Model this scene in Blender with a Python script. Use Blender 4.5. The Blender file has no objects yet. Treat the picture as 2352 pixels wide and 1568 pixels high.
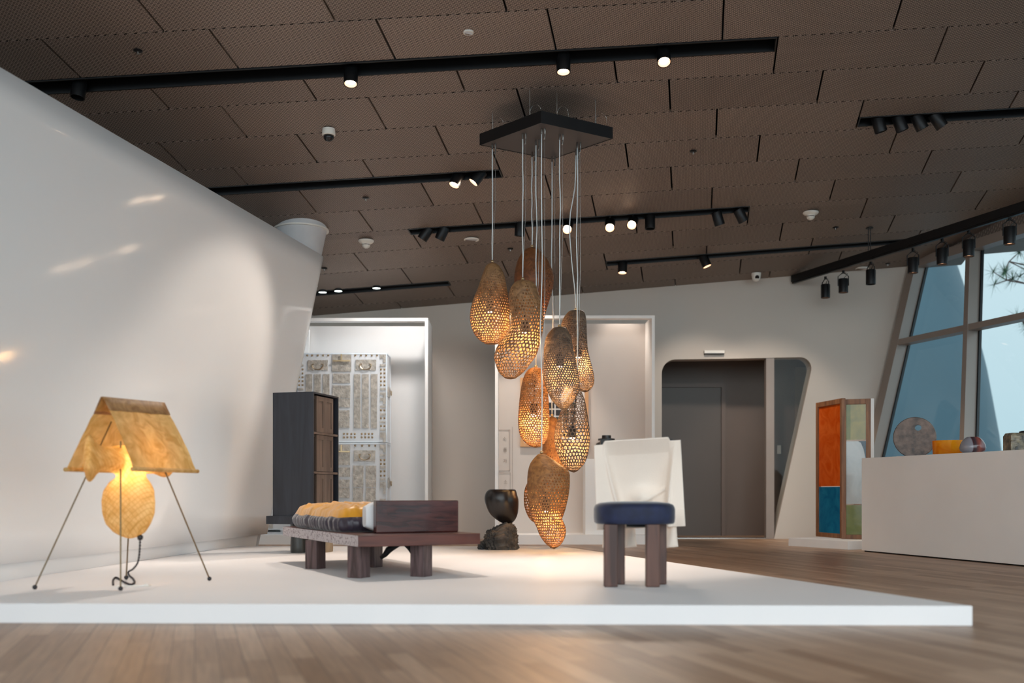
import bpy, bmesh, math, random
from mathutils import Vector, Matrix, noise
random.seed(7)
S = bpy.context.scene
COL = S.collection
PI = math.pi
# ------------------------------------------------------------------ camera
H = 0.606           # camera height above the floor
HP = 0.515          # camera height above the platform top
FPX = 2350.0
CX, CY = 1176.0, 1130.0
cam = bpy.data.cameras.new('camera'); camo = bpy.data.objects.new('camera', cam); COL.objects.link(camo)
camo.location = (0, 0, H); camo.rotation_euler = (PI/2, 0, 0)
cam.sensor_width = 36; cam.lens = 36*FPX/2352; cam.shift_y = (CY-784)/2352
cam.dof.use_dof = True; cam.dof.focus_distance = 8.7; cam.dof.aperture_fstop = 1.25
cam.clip_end = 300
S.camera = camo
# ------------------------------------------------------------------ view and world
S.view_settings.view_transform = 'Standard'; S.view_settings.look = 'None'
S.view_settings.gamma = 1; S.view_settings.use_curve_mapping = False
S.view_settings.exposure = 0.86
W = bpy.data.worlds.new('sky'); S.world = W; W.use_nodes = True
nt = W.node_tree; nt.nodes.clear()
tc = nt.nodes.new('ShaderNodeTexCoord'); sep = nt.nodes.new('ShaderNodeSeparateXYZ')
nt.links.new(tc.outputs['Generated'], sep.inputs[0])
# pale overcast sky, brighter on the sun's side (behind the photographer)
mr = nt.nodes.new('ShaderNodeMapRange'); mr.inputs[1].default_value = 0.1; mr.inputs[2].default_value = -0.9
mr.inputs[3].default_value = 0.58; mr.inputs[4].default_value = 1.9
nt.links.new(sep.outputs['Y'], mr.inputs[0])
ramp = nt.nodes.new('ShaderNodeValToRGB')
ramp.color_ramp.elements[0].position = 0.0; ramp.color_ramp.elements[0].color = (.62, .76, .82, 1)
ramp.color_ramp.elements[1].position = 0.28; ramp.color_ramp.elements[1].color = (.88, .95, .98, 1)
nt.links.new(sep.outputs['Z'], ramp.inputs[0])
bgn = nt.nodes.new('ShaderNodeBackground'); wo = nt.nodes.new('ShaderNodeOutputWorld')
nt.links.new(ramp.outputs[0], bgn.inputs[0]); nt.links.new(mr.outputs[0], bgn.inputs[1]); nt.links.new(bgn.outputs[0], wo.inputs[0])

# ------------------------------------------------------------------ geometry from the camera
def uv(x, y): return (x-CX)/FPX, (CY-y)/FPX
def at(x, y, Y):
    u, v = uv(x, y); return Vector((u*Y, Y, H+v*Y))
def on_floor(x, y, z=0.0):
    u, v = uv(x, y); Y = (z-H)/v; return Vector((u*Y, Y, z))
def on_plat(x, y): return on_floor(x, y, H-HP)
PZ = H-HP
def cb(Y): return .059+.00085*max(0, Y-8)**2
def zc(X, Y): return H+4.98-.186*Y+cb(Y)*X
def on_ceil(x, y, drop=0):
    u, v = uv(x, y); Y = 9.0
    for _ in range(40): Y = (4.98-drop)/(v+.186-cb(Y)*u)
    return Vector((u*Y, Y, H+v*Y))
WX0, WXZ = 4.493-.015, .229
def xwin(Y, z): return WX0+WXZ*z-.31*(Y-13.3)
def on_win(x, y):
    u, v = uv(x, y); Y = (WX0+WXZ*H+.31*13.3)/(u+.31-WXZ*v); return Vector((u*Y, Y, H+v*Y))

# ------------------------------------------------------------------ materials
def srgb(r, g, b):
    f = lambda c: (c/255/12.92) if c/255 <= .04045 else ((c/255+.055)/1.055)**2.4
    return (f(r), f(g), f(b), 1)
def new_mat(name):
    m = bpy.data.materials.new(name); m.use_nodes = True
    n = m.node_tree; return m, n, n.nodes['Principled BSDF']
def mat(name, col, rough=.5, metal=0, var=0, scale=5, bump=0, bscale=40, coat=0, stretch=(1,1,1), col2=None, trans=0, emis=None, estr=0, detail=4, sheen=0, ior=None):
    m, n, p = new_mat(name)
    p.inputs['Base Color'].default_value = col; p.inputs['Roughness'].default_value = rough
    p.inputs['Metallic'].default_value = metal; p.inputs['Coat Weight'].default_value = coat
    p.inputs['Coat Roughness'].default_value = .06
    if sheen: p.inputs['Sheen Weight'].default_value = sheen; p.inputs['Sheen Roughness'].default_value = .4
    if ior: p.inputs['IOR'].default_value = ior
    if trans: p.inputs['Transmission Weight'].default_value = trans
    if emis: p.inputs['Emission Color'].default_value = emis; p.inputs['Emission Strength'].default_value = estr
    t = n.nodes.new('ShaderNodeTexCoord'); mp = n.nodes.new('ShaderNodeMapping'); mp.inputs['Scale'].default_value = stretch
    n.links.new(t.outputs['Object'], mp.inputs[0])
    if var or col2:
        nz = n.nodes.new('ShaderNodeTexNoise'); nz.inputs['Scale'].default_value = scale; nz.inputs['Detail'].default_value = detail
        n.links.new(mp.outputs[0], nz.inputs[0])
        r = n.nodes.new('ShaderNodeValToRGB'); r.color_ramp.elements[0].position = .32; r.color_ramp.elements[1].position = .68
        c2 = col2 or tuple(min(1, c*(1+var)) for c in col[:3])+(1,)
        c1 = col if col2 else tuple(c*(1-var) for c in col[:3])+(1,)
        r.color_ramp.elements[0].color = c1; r.color_ramp.elements[1].color = c2
        n.links.new(nz.outputs[0], r.inputs[0]); n.links.new(r.outputs[0], p.inputs['Base Color'])
    if bump:
        nb = n.nodes.new('ShaderNodeTexNoise'); nb.inputs['Scale'].default_value = bscale; nb.inputs['Detail'].default_value = 5
        n.links.new(mp.outputs[0], nb.inputs[0])
        b = n.nodes.new('ShaderNodeBump'); b.inputs['Strength'].default_value = bump; b.inputs['Distance'].default_value = .01
        n.links.new(nb.outputs[0], b.inputs['Height']); n.links.new(b.outputs[0], p.inputs['Normal'])
    return m
def wood(name, c1, c2, rough=.45, scale=8, dist=6, stretch=(1,1,.12), coat=.0, rings=False, wscale=4):
    m, n, p = new_mat(name)
    t = n.nodes.new('ShaderNodeTexCoord'); mp = n.nodes.new('ShaderNodeMapping'); mp.inputs['Scale'].default_value = stretch
    n.links.new(t.outputs['Object'], mp.inputs[0])
    if rings:
        nz0 = n.nodes.new('ShaderNodeTexNoise'); nz0.inputs['Scale'].default_value = wscale; nz0.inputs['Detail'].default_value = 2
        n.links.new(mp.outputs[0], nz0.inputs[0])
        mu = n.nodes.new('ShaderNodeMath'); mu.operation = 'MULTIPLY'; mu.inputs[1].default_value = 15; n.links.new(nz0.outputs[0], mu.inputs[0])
        si = n.nodes.new('ShaderNodeMath'); si.operation = 'PINGPONG'; si.inputs[1].default_value = 1; n.links.new(mu.outputs[0], si.inputs[0])
        src = si.outputs[0]
    else:
        w = n.nodes.new('ShaderNodeTexNoise'); w.inputs['Scale'].default_value = scale*3; w.inputs['Distortion'].default_value = dist*.15
        w.inputs['Detail'].default_value = 5
        n.links.new(mp.outputs[0], w.inputs[0]); src = w.outputs[0]
    r = n.nodes.new('ShaderNodeValToRGB'); r.color_ramp.elements[0].color = c1; r.color_ramp.elements[1].color = c2; r.color_ramp.elements[0].position = .35; r.color_ramp.elements[1].position = .65
    if rings: r.color_ramp.elements[0].position = .0; r.color_ramp.elements[1].position = .35
    n.links.new(src, r.inputs[0]); n.links.new(r.outputs[0], p.inputs['Base Color'])
    p.inputs['Roughness'].default_value = rough; p.inputs['Coat Weight'].default_value = coat
    b = n.nodes.new('ShaderNodeBump'); b.inputs['Strength'].default_value = .15; b.inputs['Distance'].default_value = .003
    n.links.new(src, b.inputs['Height']); n.links.new(b.outputs[0], p.inputs['Normal'])
    return m
def floor_mat():
    m, n, p = new_mat('oak_planks')
    t = n.nodes.new('ShaderNodeTexCoord'); mp = n.nodes.new('ShaderNodeMapping')
    mp.inputs['Rotation'].default_value = (0, 0, -math.atan2(1, -.31))
    n.links.new(t.outputs['Object'], mp.inputs[0])
    br = n.nodes.new('ShaderNodeTexBrick'); br.inputs['Scale'].default_value = 1
    br.inputs['Brick Width'].default_value = .95; br.inputs['Row Height'].default_value = .085; br.inputs['Mortar Size'].default_value = .0012
    br.inputs['Color1'].default_value = srgb(180, 150, 124); br.inputs['Color2'].default_value = srgb(142, 110, 84)
    br.inputs['Mortar'].default_value = srgb(60, 42, 30); br.offset = .37
    n.links.new(mp.outputs[0], br.inputs[0])
    mp2 = n.nodes.new('ShaderNodeMapping'); mp2.inputs['Scale'].default_value = (1.2, 22, 1); n.links.new(mp.outputs[0], mp2.inputs[0])
    nz = n.nodes.new('ShaderNodeTexNoise'); nz.inputs['Scale'].default_value = 2.5; nz.inputs['Detail'].default_value = 6; n.links.new(mp2.outputs[0], nz.inputs[0])
    mx = n.nodes.new('ShaderNodeMix'); mx.data_type = 'RGBA'; mx.blend_type = 'MULTIPLY'; mx.inputs[0].default_value = .55
    rr = n.nodes.new('ShaderNodeValToRGB'); rr.color_ramp.elements[0].position = .3; rr.color_ramp.elements[0].color = (.55, .5, .45, 1); rr.color_ramp.elements[1].position = .7; rr.color_ramp.elements[1].color = (1.15, 1.1, 1.05, 1)
    n.links.new(nz.outputs[0], rr.inputs[0]); n.links.new(br.outputs[0], mx.inputs[6]); n.links.new(rr.outputs[0], mx.inputs[7])
    n.links.new(mx.outputs[2], p.inputs['Base Color'])
    p.inputs['Roughness'].default_value = .4; p.inputs['Coat Weight'].default_value = .0; p.inputs['Coat Roughness'].default_value = .12
    return m
def ceil_mat():
    m, n, p = new_mat('expanded_metal')
    t = n.nodes.new('ShaderNodeTexCoord'); mp = n.nodes.new('ShaderNodeMapping')
    mp.inputs['Rotation'].default_value = (0, 0, .18)
    n.links.new(t.outputs['Object'], mp.inputs[0])
    br = n.nodes.new('ShaderNodeTexBrick'); br.inputs['Scale'].default_value = 1; br.offset = .5
    br.inputs['Brick Width'].default_value = .030; br.inputs['Row Height'].default_value = .013; br.inputs['Mortar Size'].default_value = .0042; br.inputs['Mortar Smooth'].default_value = .6
    n.links.new(mp.outputs[0], br.inputs[0])
    geo = n.nodes.new('ShaderNodeNewGeometry')
    nz = n.nodes.new('ShaderNodeTexNoise'); nz.inputs['Scale'].default_value = 1.6; nz.inputs['Detail'].default_value = 4; n.links.new(t.outputs['Object'], nz.inputs[0])
    r1 = n.nodes.new('ShaderNodeValToRGB'); r1.color_ramp.elements[0].color = srgb(48, 40, 36); r1.color_ramp.elements[1].color = srgb(166, 149, 138)
    r1.color_ramp.elements[1].position = .9
    n.links.new(br.outputs[1], r1.inputs[0])
    ad = n.nodes.new('ShaderNodeMath'); ad.operation = 'ADD'; n.links.new(geo.outputs['Random Per Island'], ad.inputs[0]); n.links.new(nz.outputs[0], ad.inputs[1])
    m2 = n.nodes.new('ShaderNodeMapRange'); m2.inputs[1].default_value = .2; m2.inputs[2].default_value = 1.6; m2.inputs[3].default_value = .86; m2.inputs[4].default_value = 1.14
    n.links.new(ad.outputs[0], m2.inputs[0])
    vm = n.nodes.new('ShaderNodeVectorMath'); vm.operation = 'SCALE'; n.links.new(r1.outputs[0], vm.inputs[0]); n.links.new(m2.outputs[0], vm.inputs['Scale'])
    n.links.new(vm.outputs[0], p.inputs['Base Color'])
    p.inputs['Roughness'].default_value = .55; p.inputs['Metallic'].default_value = .3
    b = n.nodes.new('ShaderNodeBump'); b.inputs['Strength'].default_value = .5; b.inputs['Distance'].default_value = .003
    n.links.new(br.outputs[1], b.inputs['Height']); n.links.new(b.outputs[0], p.inputs['Normal'])
    return m
def clear_mat(name, tint, gloss=.12, rough=.0, milk=0, milkc=(.9, .95, 1, 1)):
    m = bpy.data.materials.new(name); m.use_nodes = True; n = m.node_tree; n.nodes.clear()
    o = n.nodes.new('ShaderNodeOutputMaterial'); tr = n.nodes.new('ShaderNodeBsdfTransparent'); tr.inputs[0].default_value = tint
    gl = n.nodes.new('ShaderNodeBsdfGlossy'); gl.inputs['Roughness'].default_value = rough
    fr = n.nodes.new('ShaderNodeLayerWeight'); fr.inputs[0].default_value = .5
    pw = n.nodes.new('ShaderNodeMath'); pw.operation = 'POWER'; pw.inputs[1].default_value = 5; n.links.new(fr.outputs['Facing'], pw.inputs[0])
    ml = n.nodes.new('ShaderNodeMath'); ml.operation = 'MULTIPLY_ADD'; ml.inputs[1].default_value = .6; ml.inputs[2].default_value = gloss*.3
    n.links.new(pw.outputs[0], ml.inputs[0])
    mx = n.nodes.new('ShaderNodeMixShader'); n.links.new(ml.outputs[0], mx.inputs[0]); n.links.new(tr.outputs[0], mx.inputs[1]); n.links.new(gl.outputs[0], mx.inputs[2])
    last = mx
    if milk:
        d = n.nodes.new('ShaderNodeBsdfDiffuse'); d.inputs[0].default_value = milkc
        m2 = n.nodes.new('ShaderNodeMixShader'); m2.inputs[0].default_value = milk
        n.links.new(mx.outputs[0], m2.inputs[1]); n.links.new(d.outputs[0], m2.inputs[2]); last = m2
    n.links.new(last.outputs[0], o.inputs[0]); return m
def paper_mat(name, c1, c2, transl=.5, scale=9, gridded=False):
    m = bpy.data.materials.new(name); m.use_nodes = True; n = m.node_tree; n.nodes.clear()
    o = n.nodes.new('ShaderNodeOutputMaterial')
    t = n.nodes.new('ShaderNodeTexCoord')
    nz = n.nodes.new('ShaderNodeTexNoise'); nz.inputs['Scale'].default_value = scale; nz.inputs['Detail'].default_value = 7; nz.inputs['Distortion'].default_value = 1.6
    n.links.new(t.outputs['Object'], nz.inputs[0])
    r = n.nodes.new('ShaderNodeValToRGB'); r.color_ramp.elements[0].position = .35; r.color_ramp.elements[1].position = .66
    r.color_ramp.elements[0].color = c1; r.color_ramp.elements[1].color = c2
    n.links.new(nz.outputs[0], r.inputs[0]); src = r.outputs[0]
    if gridded:
        wa = n.nodes.new('ShaderNodeTexWave'); wa.inputs['Scale'].default_value = 20; wa.inputs['Distortion'].default_value = 2.2; wa.bands_direction = 'DIAGONAL'
        wb = n.nodes.new('ShaderNodeTexWave'); wb.inputs['Scale'].default_value = 20; wb.inputs['Distortion'].default_value = 2.2; wb.bands_direction = 'DIAGONAL'
        mp = n.nodes.new('ShaderNodeMapping'); mp.inputs['Scale'].default_value = (-1, 1, 1); n.links.new(t.outputs['Object'], mp.inputs[0])
        n.links.new(t.outputs['Object'], wa.inputs[0]); n.links.new(mp.outputs[0], wb.inputs[0])
        mxm = n.nodes.new('ShaderNodeMath'); mxm.operation = 'MAXIMUM'; n.links.new(wa.outputs[1], mxm.inputs[0]); n.links.new(wb.outputs[1], mxm.inputs[1])
        r2 = n.nodes.new('ShaderNodeValToRGB'); r2.color_ramp.elements[0].position = .9; r2.color_ramp.elements[0].color = (1, 1, 1, 1); r2.color_ramp.elements[1].position = .99; r2.color_ramp.elements[1].color = (.84, .76, .6, 1)
        n.links.new(mxm.outputs[0], r2.inputs[0])
        mm = n.nodes.new('ShaderNodeMix'); mm.data_type = 'RGBA'; mm.blend_type = 'MULTIPLY'; mm.inputs[0].default_value = 1
        n.links.new(src, mm.inputs[6]); n.links.new(r2.outputs[0], mm.inputs[7]); src = mm.outputs[2]
    d = n.nodes.new('ShaderNodeBsdfPrincipled'); d.inputs['Roughness'].default_value = .55
    tl = n.nodes.new('ShaderNodeBsdfTranslucent')
    n.links.new(src, d.inputs['Base Color']); n.links.new(src, tl.inputs[0])
    b = n.nodes.new('ShaderNodeBump'); b.inputs['Strength'].default_value = .5; b.inputs['Distance'].default_value = .01
    n.links.new(nz.outputs[0], b.inputs['Height']); n.links.new(b.outputs[0], d.inputs['Normal'])
    mx = n.nodes.new('ShaderNodeMixShader'); mx.inputs[0].default_value = transl
    n.links.new(d.outputs[0], mx.inputs[1]); n.links.new(tl.outputs[0], mx.inputs[2]); n.links.new(mx.outputs[0], o.inputs[0])
    return m
def emit_mat(name, col, st):
    m = bpy.data.materials.new(name); m.use_nodes = True; n = m.node_tree; n.nodes.clear()
    o = n.nodes.new('ShaderNodeOutputMaterial'); e = n.nodes.new('ShaderNodeEmission'); e.inputs[0].default_value = col; e.inputs[1].default_value = st
    n.links.new(e.outputs[0], o.inputs[0]); return m

M = {}
M['floor'] = floor_mat(); M['ceil'] = ceil_mat()
M['white'] = mat('matt_white_paint', srgb(228, 226, 224), .55, var=.02, scale=2)
M['plat'] = mat('white_platform_paint', srgb(228, 227, 228), .5, var=.015, scale=1.5, bump=.03, bscale=60)
M['gloss'] = mat('glossy_white_wall', srgb(236, 237, 238), .35, coat=.55, var=.01, scale=1)
M['gloss'].node_tree.nodes['Principled BSDF'].inputs['Coat Roughness'].default_value = .09
M['taupe'] = mat('warm_grey_wall_paint', srgb(188, 178, 168), .6, var=.02, scale=1)
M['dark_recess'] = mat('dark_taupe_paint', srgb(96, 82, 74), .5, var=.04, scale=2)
M['door'] = mat('grey_brown_door_paint', srgb(76, 66, 59), .45, var=.03, scale=2)
M['black'] = mat('black_metal', srgb(26, 26, 28), .4, metal=.4, bump=.03)
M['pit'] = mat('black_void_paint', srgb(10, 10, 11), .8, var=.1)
M['frame'] = mat('grey_brown_mullion_paint', srgb(140, 128, 120), .4, var=.02)
M['steel'] = mat('brushed_steel', srgb(170, 165, 160), .25, metal=1, bump=.05, stretch=(1, 1, 20))
M['cable'] = mat('clear_cable_jacket', srgb(205, 212, 215), .3, bump=.05)
M['glass'] = clear_mat('window_glass', (.86, .94, .96, 1), .1)
M['glass_in'] = clear_mat('interior_glass', (.93, .94, .93, 1), .03)
M['acrylic'] = clear_mat('clear_acrylic', (.98, .99, 1, 1), .1, .05, milk=.42, milkc=(.97, .97, .98, 1))
M['acrylic_edge'] = clear_mat('bright_acrylic_edge', (.95, .98, 1, 1), .5, .05, milk=.5)
M['plate'] = mat('aged_pewter', srgb(176, 168, 158), .45, metal=.4, var=.25, scale=22, bump=.5, bscale=60)
M['brass'] = mat('dull_brass', srgb(190, 165, 130), .3, metal=.9, bump=.05)
M['char_wood'] = wood('black_stained_ash', srgb(24, 26, 34), srgb(38, 41, 50), .5, 5, 5, (1, 1, .1))
M['brown_door'] = wood('brown_ash', srgb(78, 64, 56), srgb(104, 88, 78), .35, 6, 4, (1, 1, .1))
M['slab_end'] = wood('reddish_brown_wood', srgb(62, 26, 18), srgb(92, 44, 32), .4, 4, 4, (.2, .2, 2), coat=.2)
M['slab_side'] = wood('contoured_grain_cool_lit', srgb(104, 86, 92), srgb(176, 168, 170), .45, rings=True, stretch=(1, 1, 2.0), wscale=8)  # contoured grain, paled by the bluish light on this face, painted in
M['leg_wood'] = wood('dark_leg_wood', srgb(58, 42, 42), srgb(98, 78, 78), .45, 9, 7, (1, 1, .12))
M['block_wood'] = wood('polished_rosewood', srgb(40, 12, 12), srgb(80, 38, 34), .25, 5, 6, (.3, .3, 2), coat=.25)
M['chair_wood'] = wood('walnut', srgb(58, 34, 28), srgb(96, 62, 50), .4, 7, 6, (1, 1, .1))
M['frame_wood'] = wood('oiled_oak', srgb(110, 70, 42), srgb(150, 102, 66), .45, 8, 4, (1, 1, .1))
M['pale_wood'] = wood('pale_oak', srgb(196, 140, 92), srgb(216, 164, 112), .45, 8, 4, (1, 1, .1))
M['velvet'] = mat('navy_velvet', srgb(16, 26, 58), .7, var=.35, scale=14, sheen=.35, bump=.1)
M['cream'] = mat('cream_cotton', srgb(242, 226, 212), .8, var=.02, bump=.12, bscale=120)
M['purple'] = mat('aubergine_satin', srgb(52, 44, 56), .38, var=.15, scale=6, sheen=.4)
M['yellow'] = mat('ochre_silk', srgb(205, 142, 32), .42, var=.12, scale=6, stretch=(3, 1, 1), sheen=.3)
M['bfabric'] = mat('black_fabric', srgb(22, 18, 22), .7, bump=.2)
M['pillow'] = mat('white_linen', srgb(220, 220, 222), .8, bump=.15)
M['rock'] = mat('weathered_rock', srgb(36, 37, 38), .7, col2=srgb(98, 88, 78), scale=9, bump=1, bscale=22, detail=9)
M['bowl'] = mat('black_lacquer', srgb(24, 20, 20), .3, var=.3, scale=3, stretch=(1, 1, 1))
M['stone_dark'] = mat('dark_polished_stone', srgb(52, 52, 50), .35, var=.2, scale=10)
M['stone_pale'] = mat('beige_stone', srgb(150, 132, 108), .7, var=.12, scale=12, bump=.3)
M['paper'] = paper_mat('waxed_mulberry_paper', srgb(206, 164, 92), srgb(238, 206, 140), .45, 10)
M['paper_g'] = paper_mat('netted_mulberry_paper', srgb(224, 184, 112), srgb(244, 216, 156), .55, 10, True)
M['rod'] = mat('thin_bronze_rod', srgb(120, 100, 70), .35, metal=.7, bump=.02)
M['foot'] = mat('black_wooden_ball', srgb(30, 24, 28), .4, bump=.02)
M['cord'] = mat('black_braided_cord', srgb(40, 30, 34), .6, bump=.4, bscale=200)
M['wplastic'] = mat('white_plastic', srgb(226, 222, 214), .4, bump=.02)
M['dplastic'] = mat('dark_plastic_dome', srgb(20, 22, 26), .1, bump=.01)
M['warm_lens'] = emit_mat('glowing_warm_lens', (1, .72, .5, 1), 14)
M['warm_rim'] = emit_mat('warm_lit_reflector', (1, .52, .28, 1), 1.6)
M['dim_lens'] = mat('unlit_lens', srgb(60, 50, 44), .2, bump=.01)
M['cool_lens'] = emit_mat('glowing_cool_lens', (.85, 1, .95, 1), 7)
M['bulb'] = emit_mat('glowing_bulb', (1, .5, .3, 1), 8)
SHELL = {}
for k, (a, b_) in dict(a=((116, 84, 54), (160, 120, 80)), b=((98, 56, 28), (132, 80, 42)), c=((120, 80, 42), (162, 112, 62)), d=((84, 68, 56), (124, 100, 80))).items():
    SHELL[k] = paper_mat('perforated_pulp_'+{'a': 'tan', 'b': 'rust', 'c': 'ochre', 'd': 'grey'}[k], srgb(*a), srgb(*b_), .12, 16)

# ------------------------------------------------------------------ mesh helpers
def mesh(name, vs, fs, m, parent=None, smooth=False, mi=None):
    me = bpy.data.meshes.new(name); me.from_pydata([tuple(v) for v in vs], [], fs)
    ms = m if isinstance(m, (list, tuple)) else [m]
    for k in ms: me.materials.append(k)
    if mi: me.polygons.foreach_set('material_index', mi)
    if smooth: me.polygons.foreach_set('use_smooth', [True]*len(me.polygons))
    me.update()
    bm = bmesh.new(); bm.from_mesh(me); bmesh.ops.recalc_face_normals(bm, faces=bm.faces); bm.to_mesh(me); bm.free()
    o = bpy.data.objects.new(name, me); COL.objects.link(o)
    if parent:
        o.parent = parent; o.matrix_parent_inverse = parent.matrix_basis.inverted()
    return o
class B:
    def __init__(s): s.v = []; s.f = []; s.m = []
    def add(s, vs, fs, mi=0):
        k = len(s.v); s.v += [Vector(v) for v in vs]; s.f += [tuple(i+k for i in f) for f in fs]; s.m += [mi]*len(fs)
    def box(s, c, d, rot=0, mi=0, mtx=None):
        x, y, z = d[0]/2, d[1]/2, d[2]/2
        vs = [Vector((a*x, b*y, e*z)) for e in (-1, 1) for b in (-1, 1) for a in (-1, 1)]
        R = mtx if mtx else Matrix.Rotation(rot, 3, 'Z')
        vs = [R @ v+Vector(c) for v in vs]
        s.add(vs, [(0, 2, 3, 1), (4, 5, 7, 6), (0, 1, 5, 4), (2, 6, 7, 3), (0, 4, 6, 2), (1, 3, 7, 5)], mi)
    def prism(s, pts, off, mi=0):      # polygon pts extruded by vector off
        n = len(pts); off = Vector(off)
        vs = [Vector(p) for p in pts]+[Vector(p)+off for p in pts]
        s.add(vs, [tuple(range(n)), tuple(range(2*n-1, n-1, -1))]+[(i, i+n, (i+1) % n+n, (i+1) % n) for i in range(n)], mi)
    def tube(s, pts, r, seg=8, mi=0, cap=True):
        pts = [Vector(p) for p in pts]; n = len(pts)
        rs = r if isinstance(r, (list, tuple)) else [r]*n
        rings = []; up = Vector((0, 0, 1))
        for i, p in enumerate(pts):
            d = (pts[min(i+1, n-1)]-pts[max(i-1, 0)]).normalized()
            a = d.cross(up if abs(d.z) < .95 else Vector((0, 1, 0))).normalized(); b = d.cross(a).normalized()
            rings.append([p+a*math.cos(2*PI*k/seg)*rs[i]+b*math.sin(2*PI*k/seg)*rs[i] for k in range(seg)])
        vs = [v for rg in rings for v in rg]
        fs = [(i*seg+k, i*seg+(k+1) % seg, (i+1)*seg+(k+1) % seg, (i+1)*seg+k) for i in range(n-1) for k in range(seg)]
        if cap: fs += [tuple(range(seg)), tuple((n-1)*seg+k for k in range(seg))]
        s.add(vs, fs, mi)
    def rings(s, rings, mi=0, cap0=True, cap1=True):
        seg = len(rings[0]); n = len(rings)
        vs = [v for rg in rings for v in rg]
        fs = [(i*seg+k, i*seg+(k+1) % seg, (i+1)*seg+(k+1) % seg, (i+1)*seg+k) for i in range(n-1) for k in range(seg)]
        if cap0: fs.append(tuple(range(seg)))
        if cap1: fs.append(tuple((n-1)*seg+k for k in range(seg)))
        s.add(vs, fs, mi)
    def lathe(s, c, prof, seg=28, mi=0, mtx=None, cap0=True, cap1=True):
        c = Vector(c); R = mtx or Matrix.Identity(3)
        s.rings([[c+R @ Vector((r*math.cos(2*PI*k/seg), r*math.sin(2*PI*k/seg), z)) for k in range(seg)] for r, z in prof], mi, cap0, cap1)
    def build(s, name, m, parent=None, smooth=False): return mesh(name, s.v, s.f, m, parent, smooth, s.m)
def bevel(o, w=.004, seg=2):
    md = o.modifiers.new('bevel', 'BEVEL'); md.width = w; md.segments = seg; md.limit_method = 'ANGLE'; return o
def auto(o, ang=40):
    # smooth faces with sharp creases kept
    me = o.data; me.polygons.foreach_set('use_smooth', [True]*len(me.polygons))
    bm = bmesh.new(); bm.from_mesh(me)
    for e in bm.edges:
        if len(e.link_faces) == 2 and e.calc_face_angle(0) > math.radians(ang): e.smooth = False
    bm.to_mesh(me); bm.free(); return o
def thing(name, label, cat, loc=(0, 0, 0), group=None, kind=None):
    o = bpy.data.objects.new(name, None); COL.objects.link(o); o.location = loc; o.empty_display_size = .1
    if kind: o['kind'] = kind
    else: o['label'] = label; o['category'] = cat
    if group: o['group'] = group
    return o
def tag(o, label, cat, group=None):
    o['label'] = label; o['category'] = cat
    if group: o['group'] = group
    return o
def struct(o): o['kind'] = 'structure'; return o
def lerp(a, b, t): return a+(b-a)*t
def catmull(rows, n):
    # rows: tuples with first item the key; resample n rows, smooth
    out = []; m = len(rows)-1
    # parameter by arc of key
    for i in range(n+1):
        t = i/n*m; k = min(int(t), m-1); f = t-k
        p0 = rows[max(k-1, 0)]; p1 = rows[k]; p2 = rows[k+1]; p3 = rows[min(k+2, m)]
        out.append(tuple(.5*((2*b)+(-a+c)*f+(2*a-5*b+4*c-d)*f*f+(-a+3*b-3*c+d)*f**3) for a, b, c, d in zip(p0, p1, p2, p3)))
    return out

# ================================================================== SETTING
b = B(); b.add([(-12, -9, 0), (9.5, -9, 0), (9.5, 15.5, 0), (-12, 15.5, 0), (-12, -9, -.1), (9.5, -9, -.1), (9.5, 15.5, -.1), (-12, 15.5, -.1)],
               [(0, 1, 2, 3), (4, 7, 6, 5), (0, 4, 5, 1), (1, 5, 6, 2), (2, 6, 7, 3), (3, 7, 4, 0)])
struct(b.build('floor', M['floor']))
b = B(); b.box((10, 25, -.25), (200, 200, .2)); struct(b.build('ground', mat('outdoor_paving', srgb(120, 150, 165), .8, var=.05)))

# ceiling: staggered expanded-metal panels with recessed slots
L = [8.09+.4975*(k-1) for k in range(0, 13)]; L[12] = 13.42
joints = {1: [(132, 127), (506, 102), (881, 81), (1265, 60), (1661, 42), (2063, 28)],
 2: [(369, 228), (712, 206), (1059, 188), (1414, 165), (1782, 124), (2166, 91)],
 3: [(192, 284), (541, 283), (865, 257), (1196, 236), (1538, 218), (1885, 192), (2250, 165)],
 4: [(400, 364), (706, 342), (1014, 321), (1646, 279), (1977, 256), (2332, 223)],
 5: [(552, 406), (844, 385), (1143, 377), (1440, 358), (1743, 336), (2052, 326)],
 6: [(706, 462), (981, 445), (1259, 427), (1542, 407), (1831, 391), (2130, 369)],
 7: [(840, 507), (1098, 490), (1364, 474), (1635, 458), (1911, 439), (2197, 415)],
 8: [(954, 547), (1208, 530), (1461, 520), (1718, 501), (1984, 479), (2255, 457)],
 9: [(826, 598), (1062, 582), (1302, 567), (1545, 550), (1794, 533), (2048, 512)],
 10: [(932, 631), (1158, 611), (1390, 598), (1623, 574), (1865, 557), (2113, 534)],
 11: [(823, 684), (1036, 667), (1474, 626), (1701, 606), (1930, 587)],
 12: [(717, 724), (920, 704), (1338, 668), (1551, 649), (1768, 629)]}
def s_of(p): return p.x-.18*p.y
def slot_y(x, y): return on_ceil(x, y)
slots = []   # (s0, s1, Y0, Y1)
def add_slot(xa, ya, xb, yb, Y0, Y1, endl=True, endr=True):
    sa = s_of(on_ceil(xa, ya)) if xa is not None else -14; sb = s_of(on_ceil(xb, yb)) if xb is not None else 9
    slots.append((sa, sb, Y0, Y1)); return sa, sb
T1 = add_slot(None, 0, 1782, 100, 8.10, 8.27)
T2 = add_slot(None, 0, 1149, 394, 9.92, 10.07)
T3 = add_slot(942, 534, 1720, 486, 11.07, 11.20)
T4 = add_slot(1394, 610, 2080, 560, 12.31, 12.44)
T5 = add_slot(None, 0, 1032, 650, 12.54, 12.67)
T6 = add_slot(1972, 282, None, 0, 9.37, 9.52)
b = B()
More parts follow.
